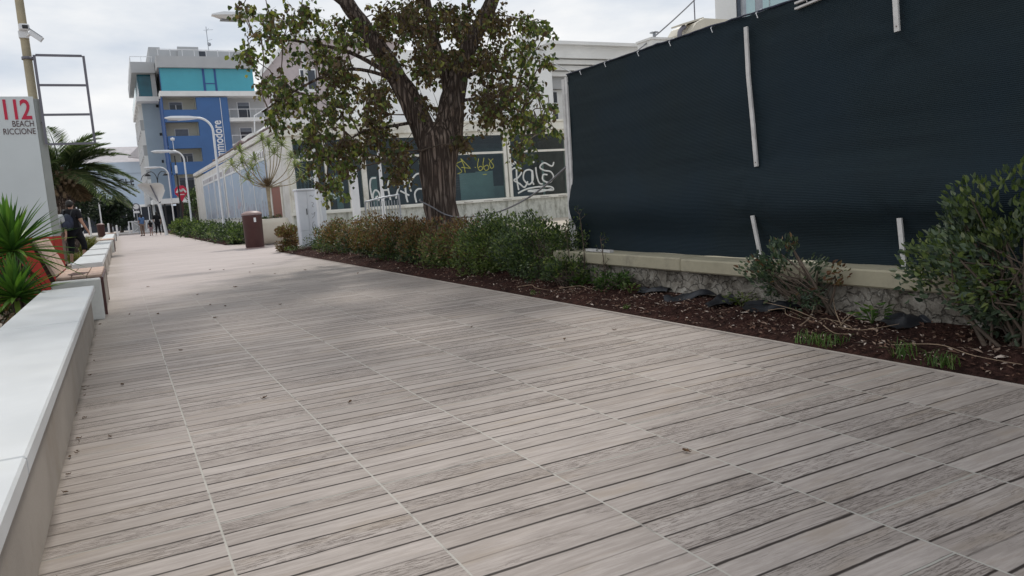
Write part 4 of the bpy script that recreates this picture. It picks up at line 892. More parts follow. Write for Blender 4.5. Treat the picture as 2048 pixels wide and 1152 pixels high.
# ------------------------------------------------------------------ bushes
def bush(name, label, cat, c, rad, n, L0, mats, group=None, stems=9, base=None, lo=.0, broad=False, clumps=22, spread=.30, upd=.35, mixp=.25, aspect=.5, twigmat=None):
    random.seed(int(c[1] * 1000) + 17)
    o = thing(name, label, cat, (base or (c[0], c[1], 0)), group)
    B = V(base or (c[0], c[1], 0)); c = V(c); rad = V(rad)
    S = MB(); F = MB(); cs = []
    for k in range(clumps):
        while True:
            v = rv()
            p = V((c.x + v.x * rad.x, c.y + v.y * rad.y, c.z + v.z * rad.z))
            if p.z > lo and (v.length > .35 or random.random() < .4): break
        cs.append(p)
    for k in range(stems):
        e_ = cs[k % len(cs)]; s0 = B + V((random.uniform(-.1, .1) * rad.x * 2, random.uniform(-.1, .1) * rad.y * 3, -.02))
        m_ = s0.lerp(e_, .5) + rv() * .06 + V((0, 0, .05))
        r_ = random.uniform(.006, .012) * (1 + rad.z)
        S.tube(spline([s0, m_, e_], 4), lin(r_, r_ * .35, 9), 5)
        for q in range(2):
            e2 = random.choice(cs); a = s0.lerp(e_, random.uniform(.4, .7))
            if (e2 - a).length < rad.x + rad.y: S.tube([a, a.lerp(e2, .5) + rv() * .04, e2], [r_ * .5, r_ * .4, r_ * .2], 4)
    per = n // clumps
    for p in cs:
        cr_ = spread * random.uniform(.6, 1.25) * (rad.x + rad.y + rad.z) / 3 * 1.6
        shade = random.random()
        for k in range(per):
            v = rv(); q = p + v * cr_
            if q.z < lo: continue
            dd = (q - c).normalized() * .6 + rv() * .7 + V((0, 0, upd))
            L_ = L0 * random.uniform(.6, 1.25)
            tp = (q.z - c.z) / max(rad.z, .01); mi = (1 if random.random() < mixp * max(.1, .55 + tp) else 0) if len(mats) > 1 else 0
            if len(mats) > 1 and shade < mixp and tp > -.4: mi = 1 if random.random() < .7 else mi
            F.leaf(q, dd, rv(), L_, L_ * aspect * random.uniform(.8, 1.2), mi, random.uniform(.05, .3), broad)
    S.build('stems', twigmat or M['twig'], o); F.build('foliage', mats, o)
    return o
HG = 'mixed shrubs of the hedge along the wall'
hed = [
 ('dark leafy shrub around the foot of the lamp post', (4.72, 19.5, .28), (.35, .6, .33), 1500, .05, [SHRUB_DARK, SHRUB_GREEN]),
 ('rusty topped shrub, just right of the utility cabinet', (4.72, 17.6, .40), (.40, .95, .42), 3300, .05, [SHRUB_DARK, SHRUB_RUST]),
 ('rust brown shrub before the crowd barrier', (4.70, 15.6, .44), (.42, 1.0, .46), 3800, .05, [SHRUB_DARK, SHRUB_RUST]),
 ('reddish shrub at the left foot of the tree', (4.66, 13.6, .40), (.40, .95, .42), 3800, .05, [SHRUB_DARK, SHRUB_RUST]),
 ('dark shrub with rusty tips directly before the trunk', (4.66, 12.0, .40), (.40, .85, .40), 3800, .048, [SHRUB_DARK, SHRUB_RUST]),
 ('yellow green shrub in the middle of the hedge', (4.64, 10.5, .42), (.40, .85, .43), 4200, .045, [SHRUB_GREEN, SHRUB_RUST]),
 ('bright green shrub with orange tips near the fence', (4.60, 9.1, .45), (.40, .75, .46), 4600, .042, [SHRUB_GREEN, SHRUB_DARK]),
 ('dark green shrub against the fence corner', (4.52, 7.95, .43), (.36, .62, .45), 4600, .040, [SHRUB_DARK, SHRUB_GREEN]),
]
for i, (lab, c, rd, n, L0, mm) in enumerate(hed):
    bush('hedge_shrub', lab, 'shrub', (c[0] - .06, c[1], c[2] * .92), (rd[0] + .06, rd[1] * 1.3, rd[2] * .92), int(n * 2.1), L0, mm, HG, 12, None, .02, False, 46, .20, .35, .50 if mm[1] is SHRUB_RUST else .25, .55)
bush('rusty_shrub', 'small orange brown shrub between the planter and the utility cabinet', 'shrub', (4.08, 21.3, .36), (.22, .35, .40), 3600, .06, [SHRUB_RUST, SHRUB_GREEN], None, 8, None, .02, False, 20, .3, .35, .15)
bush('wall_shrub', 'sprawling grey green shrub with bare lower twigs against the middle of the low wall', 'shrub', (4.36, 3.98, .38), (.22, .40, .25), 1150, .042, [SHRUB_GREY, SHRUB_RUST], None, 16, (4.42, 3.72, .04), .10, True, 20, .20, .4, .12, .5)
bush('large_shrub', 'large glossy green shrub hiding the right end of the wall', 'shrub', (4.27, 2.30, .52), (.30, .62, .48), 5600, .046, [SHRUB_GREY, SHRUB_GREEN], None, 20, (4.30, 2.30, .04), .06, True, 40, .19, .4, .25, .52)
bush('large_shrub', 'shrub with red new growth beyond the end of the blue screen', 'shrub', (4.34, 1.70, .70), (.28, .45, .56), 2600, .048, [SHRUB_GREY, SHRUB_RUST], None, 12, (4.30, 1.4, .04), .06, True, 26, .2, .4, .35, .52)
bush('low_shrub', 'small dark shrub with grey stems where the hedge meets the pale wall', 'shrub', (4.30, 7.0, .20), (.20, .32, .20), 900, .045, [SHRUB_DARK, SHRUB_GREEN], None, 14, None, .05, False, 14, .24)
bush('low_shrub', 'thin low shrub with bare stalks among the bright weeds before the wall', 'shrub', (4.36, 6.35, .15), (.16, .28, .15), 420, .042, [SHRUB_DARK, WEED], None, 14, None, .05, False, 10, .24)
# low weeds along the strip
def weed(x, y, r, h, L0, m_, lab, n=70, name='weed'):
    o = thing(name, lab, 'weed', (x, y, 0)); F = MB(); z0 = soil_h(x, y) if x > 3.86 else 0
    for k in range(n):
        g = random.uniform(0, 2 * PI); q = random.uniform(0, 1) ** .6 * r
        p = V((x + q * math.cos(g), y + q * math.sin(g), z0 + random.uniform(.02, h)))
        F.leaf(p, V((math.cos(g), math.sin(g), random.uniform(0, .8))), V((0, 0, 1)) + rv() * .4, L0 * random.uniform(.6, 1.2), L0 * .5, 0, .2, True)
    F.build('leaves', m_, o)
    S = MB()
    for k in range(6):
        g = random.uniform(0, 2 * PI); S.tube([(x, y, z0 - .01), (x + r * .5 * math.cos(g), y + r * .5 * math.sin(g), z0 + h * .8)], [.004, .002], 4)
    S.build('stalks', m_, o); return o
weed(4.36, 6.85, .13, .11, .055, WEED, 'small bright weed at the end of the hedge')
weed(4.42, 6.35, .17, .12, .055, WEED, 'bright green spreading weed beside the pale wall', 130)
weed(4.36, 5.98, .09, .08, .045, SHRUB_GREEN, 'tiny weed on the soil left of the black fabric scraps', 40)
weed(4.42, 4.55, .13, .10, .045, SHRUB_GREEN, 'low weed between two black fabric scraps', 70)
weed(4.40, 3.33, .10, .13, .065, WEED, 'broad leaved bright weed at the wall foot before the large shrub', 34)
weed(4.15, 9.3, .2, .16, .05, SHRUB_GREEN, 'pale green weed at the front foot of the hedge', 120)
weed(4.15, 17.3, .3, .2, .05, SHRUB_GREEN, 'light green weeds under the rusty end of the hedge', 140)
weed(4.02, 20.3, .25, .14, .05, WEED, 'bright green weed tuft at the foot of the utility cabinet', 120)
weed(5.35, 19.2, .5, .75, .09, WEED, 'fresh green leafy plant behind the utility cabinet', 150)
def tuft(x, y, h, n, m_, lab, name='grass_tuft', w_=.006, sp=.07, cat='grass'):
    F = MB(); z0 = soil_h(x, y) if x > 3.86 else 0
    for k in range(n):
        g = random.uniform(0, 2 * PI); p = V((x + random.uniform(-sp, sp) * .6, y + random.uniform(-sp, sp), z0 - .005)); hh = h * random.uniform(.4, 1.15)
        lean = random.uniform(.4, 1.3); t1 = p + V((math.cos(g) * hh * .3 * lean, math.sin(g) * hh * .3 * lean, hh * .62)); t2 = p + V((math.cos(g) * hh * .9 * lean, math.sin(g) * hh * .9 * lean, hh * (1.0 - .35 * lean)))
        sd_ = V((-math.sin(g), math.cos(g), 0)) * w_ / 2
        F.add([p - sd_, p + sd_, t1 + sd_ * .8, t1 - sd_ * .8, t2], [(0, 1, 2, 3), (3, 2, 4)])
    return tag(F.build(name, m_), lab, cat)
tuft(3.90, 3.32, .10, 90, WEED, 'grass tuft on the soil edge below the bare twig pile', 'grass_tuft', .006, .15)
tuft(3.90, 2.74, .13, 34, WEED, 'sparse grass blades on the soil edge, left of the denser tuft')
tuft(3.90, 2.52, .10, 60, WEED, 'dense small grass tuft on the soil edge near the large shrub', 'grass_tuft', .006, .10)
tuft(3.92, 5.45, .05, 16, WEED, 'tiny grass sprout at the paving edge before the fabric scraps', 'grass_tuft', .006, .03)
tuft(3.92, 7.15, .07, 20, WEED, 'thin grass sprout at the paving edge before the hedge end')
tuft(-1.15, 31.0, .75, 220, YELLOWGRASS, 'yellow green ornamental grass beyond the walking man', 'ornamental_grass', .03, .3, 'grass')
tuft(-1.25, 35.0, .9, 220, YELLOWGRASS, 'tall green ornamental grass behind the yellow clump', 'ornamental_grass', .03, .35, 'grass')
tuft(-1.3, 26.5, .45, 160, YELLOWGRASS, 'low olive grass clump at the walking man\'s feet', 'ornamental_grass', .025, .3, 'grass')
# saplings by the fence corner
for x, y, h, lab in ((4.44, 6.95, .85, 'taller bare sapling with a few leaves before the fence corner'), (4.42, 6.55, .62, 'short bare sapling to the right of the taller one'), (4.40, 7.2, .70, 'leafless grey sapling stem leaning by the hedge end')):
    o = thing('sapling', lab, 'sapling', (x, y, 0)); S = MB(); F = MB()
    pts = spline([(x, y, .02), (x + .02, y - .02, h * .5), (x - .03, y - .05, h)], 5); S.tube(pts, lin(.008, .003, len(pts)), 5)
    for k in range(12):
        i = random.randrange(4, len(pts)); e_ = pts[i] + V((random.uniform(-.07, .07), random.uniform(-.09, .09), random.uniform(.0, .09))); S.tube([pts[i], e_], [.003, .0015], 4)
        for q in range(3): F.leaf(e_, rv() + V((0, 0, .4)), rv(), .035, .018, 0, .2, False)
    S.build('stem', M['twig'], o); F.build('foliage', SHRUB_DARK, o)
# pile of bare clippings and loose sticks
o = thing('twig_pile', 'heap of dry bare twigs lying before the sprawling wall shrub', 'twigs', (4.05, 3.45, .05)); S = MB()
for k in range(11):
    p = V((4.12 + random.uniform(-.12, .16), 3.5 + random.uniform(-.25, .2), .07 + random.uniform(0, .05))); g = random.gauss(2.2, 1.3)
    q = p + V((math.cos(g) * .3, math.sin(g) * .35, random.uniform(-.02, .16))) * random.uniform(.5, 1.2); S.tube(spline([p, (p + q) / 2 + rv() * .05, q], 3), lin(.0042, .0015, 7), 4)
S.build('twigs', M['drytwig'], o)
for i, (p, q, lab) in enumerate((((4.0, 2.9, .06), (3.98, 2.15, .07), 'long thin dry stick lying along the soil edge under the large shrub'), ((3.95, 7.6, .06), (4.0, 6.95, .07), 'curved dry stick lying at the hedge end'),
                                 ((4.3, 4.15, .1), (4.2, 3.75, .09), 'pale peeled stick under the sprawling wall shrub'), ((4.1, 6.9, .08), (4.25, 6.2, .09), 'thin root like stick beside the bright weeds'))):
    b = MB(); p, q = V(p), V(q); b.tube(spline([p, p.lerp(q, .35) + V((.05, 0, .03)), p.lerp(q, .7) + V((-.04, 0, .02)), q], 5), lin(.0036, .002, 16), 5); tag(b.build('dry_stick', M['drytwig']), lab, 'stick')
# torn ground fabric
for x, y, s_, rz, lab in ((4.48, 5.75, .20, .3, 'crumpled black ground fabric by the bright weeds'), (4.38, 5.15, .22, 1.0, 'flat torn black ground fabric in the middle of the soil strip'), (4.42, 4.72, .21, 2.0, 'black ground fabric folded up in a bluish ridge'), (4.42, 4.2, .22, .7, 'black ground fabric half under the sprawling shrub'), (4.48, 3.12, .2, 1.4, 'black ground fabric at the foot of the large shrub')):
    b = MB(); n = 12; vs = []
    for j in range(n + 1):
        for i in range(n + 1):
            a = (i / n - .5) * 2; c_ = (j / n - .5) * 2
            hh = .075 * (noise.noise(V((a * 1.3 + x * 5, c_ * 1.1, y * 3))) + .55) * (1 - .5 * (a * a + c_ * c_) / 2)
            k_ = 1 + .25 * noise.noise(V((a * 2, c_ * 2, y)))
            px_, py_ = a * s_ * .55 * k_, c_ * s_ * k_
            X_ = x + px_ * math.cos(rz) - py_ * math.sin(rz); Y_ = y + px_ * math.sin(rz) + py_ * math.cos(rz); X_ = min(X_, 4.515)
            vs.append((X_, Y_, soil_h(X_, Y_) + max(-.01, hh)))
    b.add(vs, [(j * (n + 1) + i, j * (n + 1) + i + 1, (j + 1) * (n + 1) + i + 1, (j + 1) * (n + 1) + i) for j in range(n) for i in range(n)], 0, True)
    tag(b.build('ground_fabric', M['blackplastic']), lab, 'fabric', 'torn scraps of black ground fabric on the soil')
# wood chips and litter on the soil: countless
b = MB()
for k in range(5400):
    y = random.uniform(.6, 1.0) * 0 + random.choice((random.uniform(1.0, 8.0), random.uniform(1.0, 8.0), random.uniform(8.0, 21.0))); x = random.uniform(3.88, 4.50)
    L_ = random.uniform(.006, .022) * (1.0 + (random.random() < .07) * 1.0); p = V((x, y, soil_h(x, y) + .003)); g = random.uniform(0, PI)
    dd = V((math.cos(g), math.sin(g), random.uniform(-.2, .5))); b.leaf(p, dd, V((0, 0, 1)) + rv() * .6, L_ * 1.9, L_ * .75, 0, .2, False)
tag(b.build('wood_chips', M['chip']), 'pale and brown wood chips scattered over the dark soil strip', 'mulch', None, 'stuff')
# fallen leaves on the paving
def fallen(x, y, s_):
    b = MB(); g = random.uniform(0, 2 * PI); d_ = V((math.cos(g), math.sin(g), 0)); sd_ = V((-d_.y, d_.x, 0)); vs = []
    for i in range(6):
        t_ = i / 5; w_ = s_ * .36 * math.sin(PI * min(.97, max(.05, t_))) ; cz = .006 + s_ * .28 * (t_ - .4) ** 2 * random.uniform(.6, 1.5)
        p = V((x, y, 0)) + d_ * (t_ - .5) * s_
        vs += [p - sd_ * w_ + V((0, 0, cz + s_ * random.uniform(.1, .3))), p + V((0, 0, cz)), p + sd_ * w_ + V((0, 0, cz + s_ * random.uniform(.05, .32)))]
    b.add(vs, [(i * 3 + k, i * 3 + k + 1, i * 3 + k + 4, i * 3 + k + 3) for i in range(5) for k in range(2)], 0, False)
    b.tube([V((x, y, .006)) - d_ * s_ * .5, V((x, y, .015)) - d_ * s_ * .9 + sd_ * s_ * .2], [.0018, .001], 4)
    return tag(b.build('fallen_leaf', M['dryleaf']), 'small curled dry brown leaf lying on the walkway', 'leaf', 'curled dry leaves on the walkway')
for x, y in ((-.11, 5.72), (-.17, 4.35), (.33, 6.83), (.8, 8.71), (.65, 4.61), (1.04, 4.14), (2.86, 4.78), (2.57, 5.84), (3.33, 4.81), (.89, 10.06), (1.03, 9.74), (.28, 9.76), (1.57, 16.84), (1.79, 16.4), (2.09, 14.96), (2.38, 13.96), (2.93, 14.03), (.88, 11.63), (1.46, 12.16), (-.02, 10.08), (1.59, 9.2), (1.96, 2.36), (2.5, 17.3), (.3, 14.0), (3.4, 12.2)):
    fallen(x, y, random.uniform(.018, .036) if y < 7 else random.uniform(.03, .055))
for k in range(26):
    y = random.choice((random.uniform(2.6, 6), random.uniform(5, 12))); fallen(-.355 + random.uniform(0, .05), y, random.uniform(.010, .022))

# unseen tree added right of view; its crown is shaped to dapple the near paving
o = thing('added_shade_tree', 'unseen tall tree added behind the blue screen to shade the paving', 'tree', (9.6, 3.6, 0)); b = MB(); F = MB()
b.tube(spline([(9.6, 3.6, -.05), (9.5, 3.8, 3), (9.1, 4.4, 6.0), (8.7, 5.0, 8.2)], 5), lin(.28, .06, 16), 10, 0, True, True, .15)
for k in range(58):
    c = V((6.2 + random.uniform(-1.6, 2.6), 6.9 + random.uniform(-2.3, 1.6), random.uniform(7.2, 9.8)))
    b.tube([V((9.1, 4.4, 6.0)), V((9.1, 4.4, 6.0)).lerp(c, .5) + rv() * .2, c], [.04, .025, .01], 5)
    for q in range(60): F.leaf(c + rv() * .62, rv() + V((0, 0, -.5)), rv(), .2, .17, 0, .2, True)
b.build('trunk', M['bark'], o); F.build('crown', GREEN_TREE, o)
# ------------------------------------------------------------------ yuccas, dracaena, palm, far greenery
def rosette(F, c, n, L0, W, m=0, lo=-.15, hi=1.0, droop=.25, seg=3):
    c = V(c)
    for k in range(n):
        g = 2.4 * k + random.uniform(-.3, .3); el = lo + (hi - lo) * ((k + .5) / n) ** .8 * 1.25 + random.uniform(-.1, .1)
        dd = V((math.cos(g) * math.cos(el), math.sin(g) * math.cos(el), math.sin(el))); L_ = L0 * random.uniform(.8, 1.1)
        sd_ = dd.cross(V((0, 0, 1)))
        if sd_.length < .1: sd_ = V((1, 0, 0))
        sd_.normalize(); up = sd_.cross(dd); vs = []
        for i in range(seg + 1):
            t_ = i / seg; w_ = W * (.55 + .9 * t_ * (1 - t_) * 2) * (1 - t_ ** 3) * .5
            p = c + dd * L_ * t_ - V((0, 0, droop * L_ * t_ * t_))
            vs += [p - sd_ * w_ + up * w_ * .5, p, p + sd_ * w_ + up * w_ * .5]
        F.add(vs, [(i * 3 + q, i * 3 + q + 1, i * 3 + q + 4, i * 3 + q + 3) for i in range(seg) for q in range(2)], m)
for x, y, z, s_, lab in ((-1.04, 9.3, .40, .95, 'lower spiky yucca close behind the near bench'), (-1.06, 9.75, .88, 1.25, 'taller spiky yucca in front of the white sign pillar'), (-1.42, 9.9, .75, 1.1, 'spiky yucca leaning in at the picture edge behind the others')):
    o = thing('yucca', lab, 'plant', (x, y, 0), 'spiky yuccas behind the bench')
    b = MB(); b.tube([(x, y, -.03), (x + .02, y, z * .5), (x, y, z)], [.07, .055, .06], 10, 0, True, True, .3); b.build('trunk', M['bark'], o)
    F = MB(); rosette(F, (x, y, z), 105, .58 * s_, .058, 0, -.45, 1.1, .16); F.build('blades', YUCCA, o)
    F = MB(); rosette(F, (x, y, z - .12), 12, .4 * s_, .04, 0, -1.0, -.5, .3); F.build('dry_blades', DRYFROND, o)
# low dark foliage under the yuccas
bush('ground_shrub', 'dark tangled shrub under the yuccas by the red pillar foot', 'shrub', (-1.3, 10.6, .25), (.30, 1.0, .22), 700, .08, [SHRUB_DARK, SHRUB_RUST], None, 6, None, .0, False, 16, .3)

o = thing('dracaena', 'spiky pale dracaena with thin stems growing from the cream planter', 'plant', (4.72, 27.4, .83))
b = MB(); F = MB()
b.tube([(4.74, 27.4, .8), (4.73, 27.4, 1.5), (4.74, 27.4, 1.98)], [.06, .05, .075], 10, 0, True, True, .2)
ends = [(3.62, 27.3, 2.78), (3.95, 27.2, 2.85), (3.98, 27.6, 3.25), (4.25, 27.2, 2.62), (4.42, 27.5, 2.95), (4.72, 27.4, 3.62), (4.9, 27.3, 3.42), (5.22, 27.4, 3.55), (5.38, 27.5, 3.40), (5.02, 27.1, 3.1), (5.75, 27.4, 2.65), (5.90, 27.4, 2.25), (5.62, 27.2, 2.95), (4.15, 27.5, 2.3)]
for e_ in ends:
    s0 = V((4.74, 27.4, 1.97)); e_ = V(e_); m_ = s0.lerp(e_, .55) + V(((e_.x - s0.x) * .16, 0, -.04 - .06 * abs(e_.x - s0.x))) + rv() * .05; b.tube(spline([s0, m_, e_], 5), lin(.020, .013, 11), 6)
    rosette(F, e_, 34, .46, .050, 0, -.45, 1.15, .35)
b.build('stems', mat('pale_dracaena_stem', (.34, .28, .19), .8, .2, 10, .3), o); F.build('blades', DRACENA, o)
F = MB(); rosette(F, (4.74, 27.4, 2.02), 90, .42, .035, 0, -.2, 1.1, .1); F.build('dry_blades', DRYFROND, o)
bush('planter_greenery', 'low dark green plant rim growing along the cream planter', 'plant', (4.7, 27.25, .9), (.4, .2, .06), 500, .06, [SHRUB_DARK], None, 3, (4.7, 27.3, .83), .86, False, 8, .3)

palm = thing('palm_tree', 'palm tree with drooping fronds beyond the sign pillar', 'palm', (-1.55, 30, 0))
b = MB(); pts = [(-1.62, 30, -.05), (-1.60, 30, 1.0), (-1.57, 30, 2.0), (-1.52, 30, 2.9)]; sp_ = spline(pts, 12)
b.tube(sp_, [.30 + .03 * math.sin(i * 2.2) - .0 * i for i in range(len(sp_))], 16, 0, True, True, .25); b.build('trunk', M['bark'], palm)
b = MB()
for k in range(60):
    g = 2.4 * k; z = 2.05 + .9 * k / 60; rr2 = .28 + .08 * random.random(); p = V((-1.55 + rr2 * math.cos(g), 30 + rr2 * math.sin(g), z)); b.bar(p, p + V((math.cos(g) * .16, math.sin(g) * .16, .20)), .10, .05)
b.build('boot_stubs', mat('palm_boots', (.20, .15, .10), .9, .3, 8, .4, 40), palm)
def frond(g, el, L_, droop, mt_, nm):
    F = MB(); c = V((-1.52 + .12 * math.cos(g), 30 + .12 * math.sin(g), 2.95)); n = 34; pts = []
    h = V((math.cos(g), math.sin(g), 0))
    for i in range(n + 1):
        t_ = i / n; pts.append(c + h * (L_ * t_ * math.cos(el * (1 - .35 * t_))) + V((0, 0, L_ * (math.sin(el) * t_ - droop * t_ ** 2.1))))
    F.tube(pts[::3] + [pts[-1]], lin(.028, .005, len(pts[::3]) + 1), 5)
    sd_ = V((-h.y, h.x, 0))
    for i in range(4, n + 1):
        t_ = i / n; tan = (pts[i] - pts[i - 1]).normalized(); l_ = .62 * math.sin(PI * min(1, .12 + .86 * t_)) ** .7 + .08
        for s_ in (-1, 1):
            for q in (0, .5):
                p = pts[i] - tan * q * (L_ / n); dd = (sd_ * s_ * .8 + tan * .75 + V((0, 0, .15 - .25 * random.random()))).normalized()
                F.leaf(p, dd, V((0, 0, 1)) + rv() * .3, l_ * random.uniform(.85, 1.1), .05, 0, .2, False)
    return F.build(nm, mt_, palm)
rnd = random.Random(3)
for k in range(30):
    g = 2.4 * k; el = R(80) - R(100) * (k / 30); frond(g + rnd.uniform(-.2, .2), el, rnd.uniform(1.85, 2.25), rnd.uniform(.28, .55), PALM, 'frond')
for g, el, L_, dr_ in ((-.05, .25, 2.25, .45), (.25, .05, 2.2, .40), (-.3, .45, 2.1, .6), (.1, -.10, 2.0, .35), (-.5, .75, 1.9, .35), (.5, .95, 1.9, .3)): frond(g, el, L_, dr_, PALM, 'frond')
for k in range(4): frond(2.4 * k + .7, -1.15, .85, .2, DRYFROND, 'dry_frond')

for x, y, z, rx, ry, rz_, n, lab, mm in ((-3.2, 62, 3.3, 1.9, 2.5, 2.2, 2600, 'dark evergreen tree behind the palm, nearest to the pillar', PINE), (-.9, 84, 2.3, 1.5, 1.6, 1.5, 2200, 'dark rounded tamarisk tree left of the white gate', PINE),
                                         (-3.6, 78, 3.6, 2.2, 2, 2.6, 2600, 'dark tall evergreen tree behind the thin white lamps', PINE), (.2, 100, 2.2, 1.4, 1.6, 1.6, 1200, 'dark small tree before the pale blue hotel', PINE), (-6.5, 70, 3.6, 2.6, 2, 3.0, 2200, 'dark evergreen tree farthest to the left behind the palm', PINE)):
    o = bush('evergreen_tree', lab, 'tree', (x, y, z), (rx, ry, rz_), n, .34, [mm], 'dark trees beyond the palm', 8, (x, y, 0), .3, True, 40, .2, .2, 0, .55)
    b = MB(); b.tube([(x, y, -.05), (x + .1, y, z * .5), (x, y, z)], [.16, .12, .06], 8); b.build('trunk', M['bark'], o)
SB = 'low shrubs along the far side of the walkway'
for i, (y, x, h, mm, lab) in enumerate(((31.6, 3.95, .52, SHRUB_DARK, 'dark low shrub right behind the maroon bin'), (34.5, 3.9, .55, SHRUB_DARK, 'dark spreading shrub left of the maroon bin'), (38.5, 3.85, .62, SHRUB_DARK, 'bushy dark shrub below the nearest beach poster'), (43.0, 3.85, .66, SHRUB_DARK, 'dark green shrub at the middle of the low bed'),
                                        (48, 3.8, .70, SHRUB_DARK, 'dark shrub before the foot of the second far lamp'), (53, 3.75, .75, SHRUB_DARK, 'rounded shrub around the curved lamp before the red sign'), (57.5, 3.75, .95, SHRUB_GREEN, 'bright green rounded shrub at the far end of the bed'), (62, 3.8, .98, SHRUB_GREEN, 'bright green far shrub by the leaf shaped canopy'), (66, 4.4, 1.2, SHRUB_DARK, 'dark tall shrub under the red sign'))):
    bush('bed_shrub', lab, 'shrub', (x + .25, y, h * .5), (.75, 2.3 if y < 50 else 1.6, h * .55), 2000 if y < 46 else 1500, .11 if y < 46 else .14, [mm, SHRUB_GREEN], SB, 6, None, .03, True, 30, .22, .3, .12, .55)
bush('tall_shrub', 'tall dark shrub filling the gap between the hotel and the pavilion wall', 'shrub', (6.1, 70, 2.0), (1.0, 1.5, 1.7), 1800, .2, [SHRUB_DARK], None, 8, (6.1, 70, 0), .1, True, 30, .22)

# ------------------------------------------------------------------ the blue hotel
H = thing('hotel', 'tall blue and grey hotel with a turquoise glass top floor', 'hotel', (9, 92, 0))
def hb(nm, m_, *boxes, par=None):
    b = MB()
    for q in boxes: b.box(*q)
    return b.build(nm, M[m_], par or H)
def hbs(nm, m_, *boxes):
    for q in boxes: hb(nm, m_, q)
# front block: solid walls cut by loggias on the left, lettering panel, grey balconies on the right
hbs('blue_wall', 'hotel_blue', (8.60, 11.70, 86.0, 86.6, 3.3, 13.55), (5.40, 8.60, 86.0, 86.6, 11.05, 12.30), (5.45, 8.60, 86.0, 86.6, 8.35, 9.62), (5.5, 8.60, 86.0, 86.6, 5.7, 6.95), (5.4, 5.62, 86.0, 86.6, 3.3, 5.69), (5.4, 5.5, 86.0, 86.6, 6.96, 8.34))
hb('side_strip', 'hotel_darkblue', (5.30, 5.399, 86.0, 91.0, 3.3, 13.6))
for z0_, z1_ in ((12.30, 13.55), (9.62, 11.05), (6.95, 8.35), (4.0, 5.7)):
    hb('loggia_back', 'stucco_cream', (5.4, 8.9, 87.5, 87.6, z0_ - .9, z1_ + .3), (8.55, 8.599, 86.61, 87.5, z0_, z1_))
    hb('loggia_ceiling', 'stucco_cream', (5.4, 8.6, 86.61, 87.49, z1_ - .001, z1_ + .05))
for (x0, x1, z0_, z1_, op) in ((6.1, 7.3, 11.2, 13.23, 1), (6.35, 7.6, 8.6, 10.45, 0), (6.6, 7.75, 6.0, 7.9, 1), (6.2, 7.6, 3.5, 5.4, 1)):
    f = hb('loggia_window', 'white_metal', (x0 - .06, x1 + .06, 87.44, 87.49, z0_, z1_ + .06))
    hb('pane', 'darkglass' if op else 'shutter', (x0, x1, 87.42, 87.438, z0_, z1_ - (.28 if op else 0)), par=f)
    if op:
        hb('shutter', 'shutter', (x0, x1, 87.415, 87.438, z1_ - .279, z1_), par=f); hb('mullion', 'white_metal', (x0 + .55, x0 + .63, 87.40, 87.419, z0_, z1_ - .28), par=f)
hb('sign_line', 'white_metal', (10.93, 10.98, 85.96, 85.999, 3.6, 13.5))
Mv = Matrix.Translation((10.93, 85.97, 7.05)) @ Matrix.Rotation(PI / 2, 4, 'X') @ Matrix.Rotation(PI / 2, 4, 'Z')
text('lettering', 'ommodore', M['white_metal'], 1.30, Matrix.Translation((10.80, 85.98, 6.75)) @ Matrix.Rotation(PI / 2, 4, 'X') @ Matrix.Rotation(PI / 2, 4, 'Z') @ Matrix.Diagonal((.74, 1, 1, 1)), H, .015, .022, 'LEFT', 1.0)
# right grey part with balconies
hbs('grey_wall', 'stucco_grey', (11.7, 16.5, 87.5, 87.9, 0, 13.7))
for z in (11.05, 8.3, 5.55):
    hb('balcony_slab', 'stucco_white', (11.701, 16.5, 86.1, 87.49, z, z + .38)); 
    f = hb('balcony_window', 'white_metal', (12.8, 14.15, 87.44, 87.49, z + .42, z + 2.2)); hb('pane', 'darkglass', (12.88, 14.07, 87.42, 87.438, z + .45, z + 1.75), par=f); hb('shutter', 'shutter', (12.88, 14.07, 87.415, 87.438, z + 1.751, z + 2.15), par=f)
    hb('balcony_rail', 'white_metal', (11.71, 16.5, 86.12, 86.16, z + 1.25, z + 1.3), *[(11.8 + .9 * k, 11.83 + .9 * k, 86.12, 86.16, z + .381, z + 1.249) for k in range(6)])
# top floor
hb('floor_slab', 'stucco_white', (5.2, 16.6, 85.7, 87.9, 13.65, 14.15))
hbs('glazing', 'teal', (5.45, 9.5, 86.1, 86.2, 14.16, 16.5), (9.72, 10.65, 86.1, 86.2, 14.16, 16.5), (10.85, 14.6, 86.1, 86.2, 14.16, 16.5))
hbs('glazing_frame', 'hotel_darkblue', (9.5, 9.719, 86.06, 86.22, 14.16, 16.5), (10.651, 10.849, 86.06, 86.22, 14.16, 16.5), (9.72, 10.65, 86.05, 86.098, 14.92, 15.02), (5.4, 5.449, 86.06, 86.22, 14.16, 16.5))
hb('roof_fascia', 'stucco_grey', (5.25, 14.9, 85.6, 100, 16.51, 17.65)); hb('inner_floor', 'dark', (5.5, 14.6, 86.5, 98, 14.2, 16.4))
hbs('penthouse', 'stucco_grey', (6.0, 14.4, 90, 98, 17.651, 19.1), (7.7, 9.8, 89.6, 90, 17.651, 19.4)); f = hb('penthouse_door', 'darkglass', (9.85, 10.5, 89.95, 89.99, 17.7, 19.0))
hb('roof_edge', 'stucco_grey', (4.9, 6.0, 90, 98, 17.651, 19.35))
b = MB()
for x in [5.5 + 1.15 * k for k in range(9)]: b.bar((x, 85.9, 17.65), (x, 85.9, 18.35), .05, .05)
b.bar((5.4, 85.9, 18.35), (14.8, 85.9, 18.35), .05, .06); b.build('roof_rail', M['white_metal'], H)
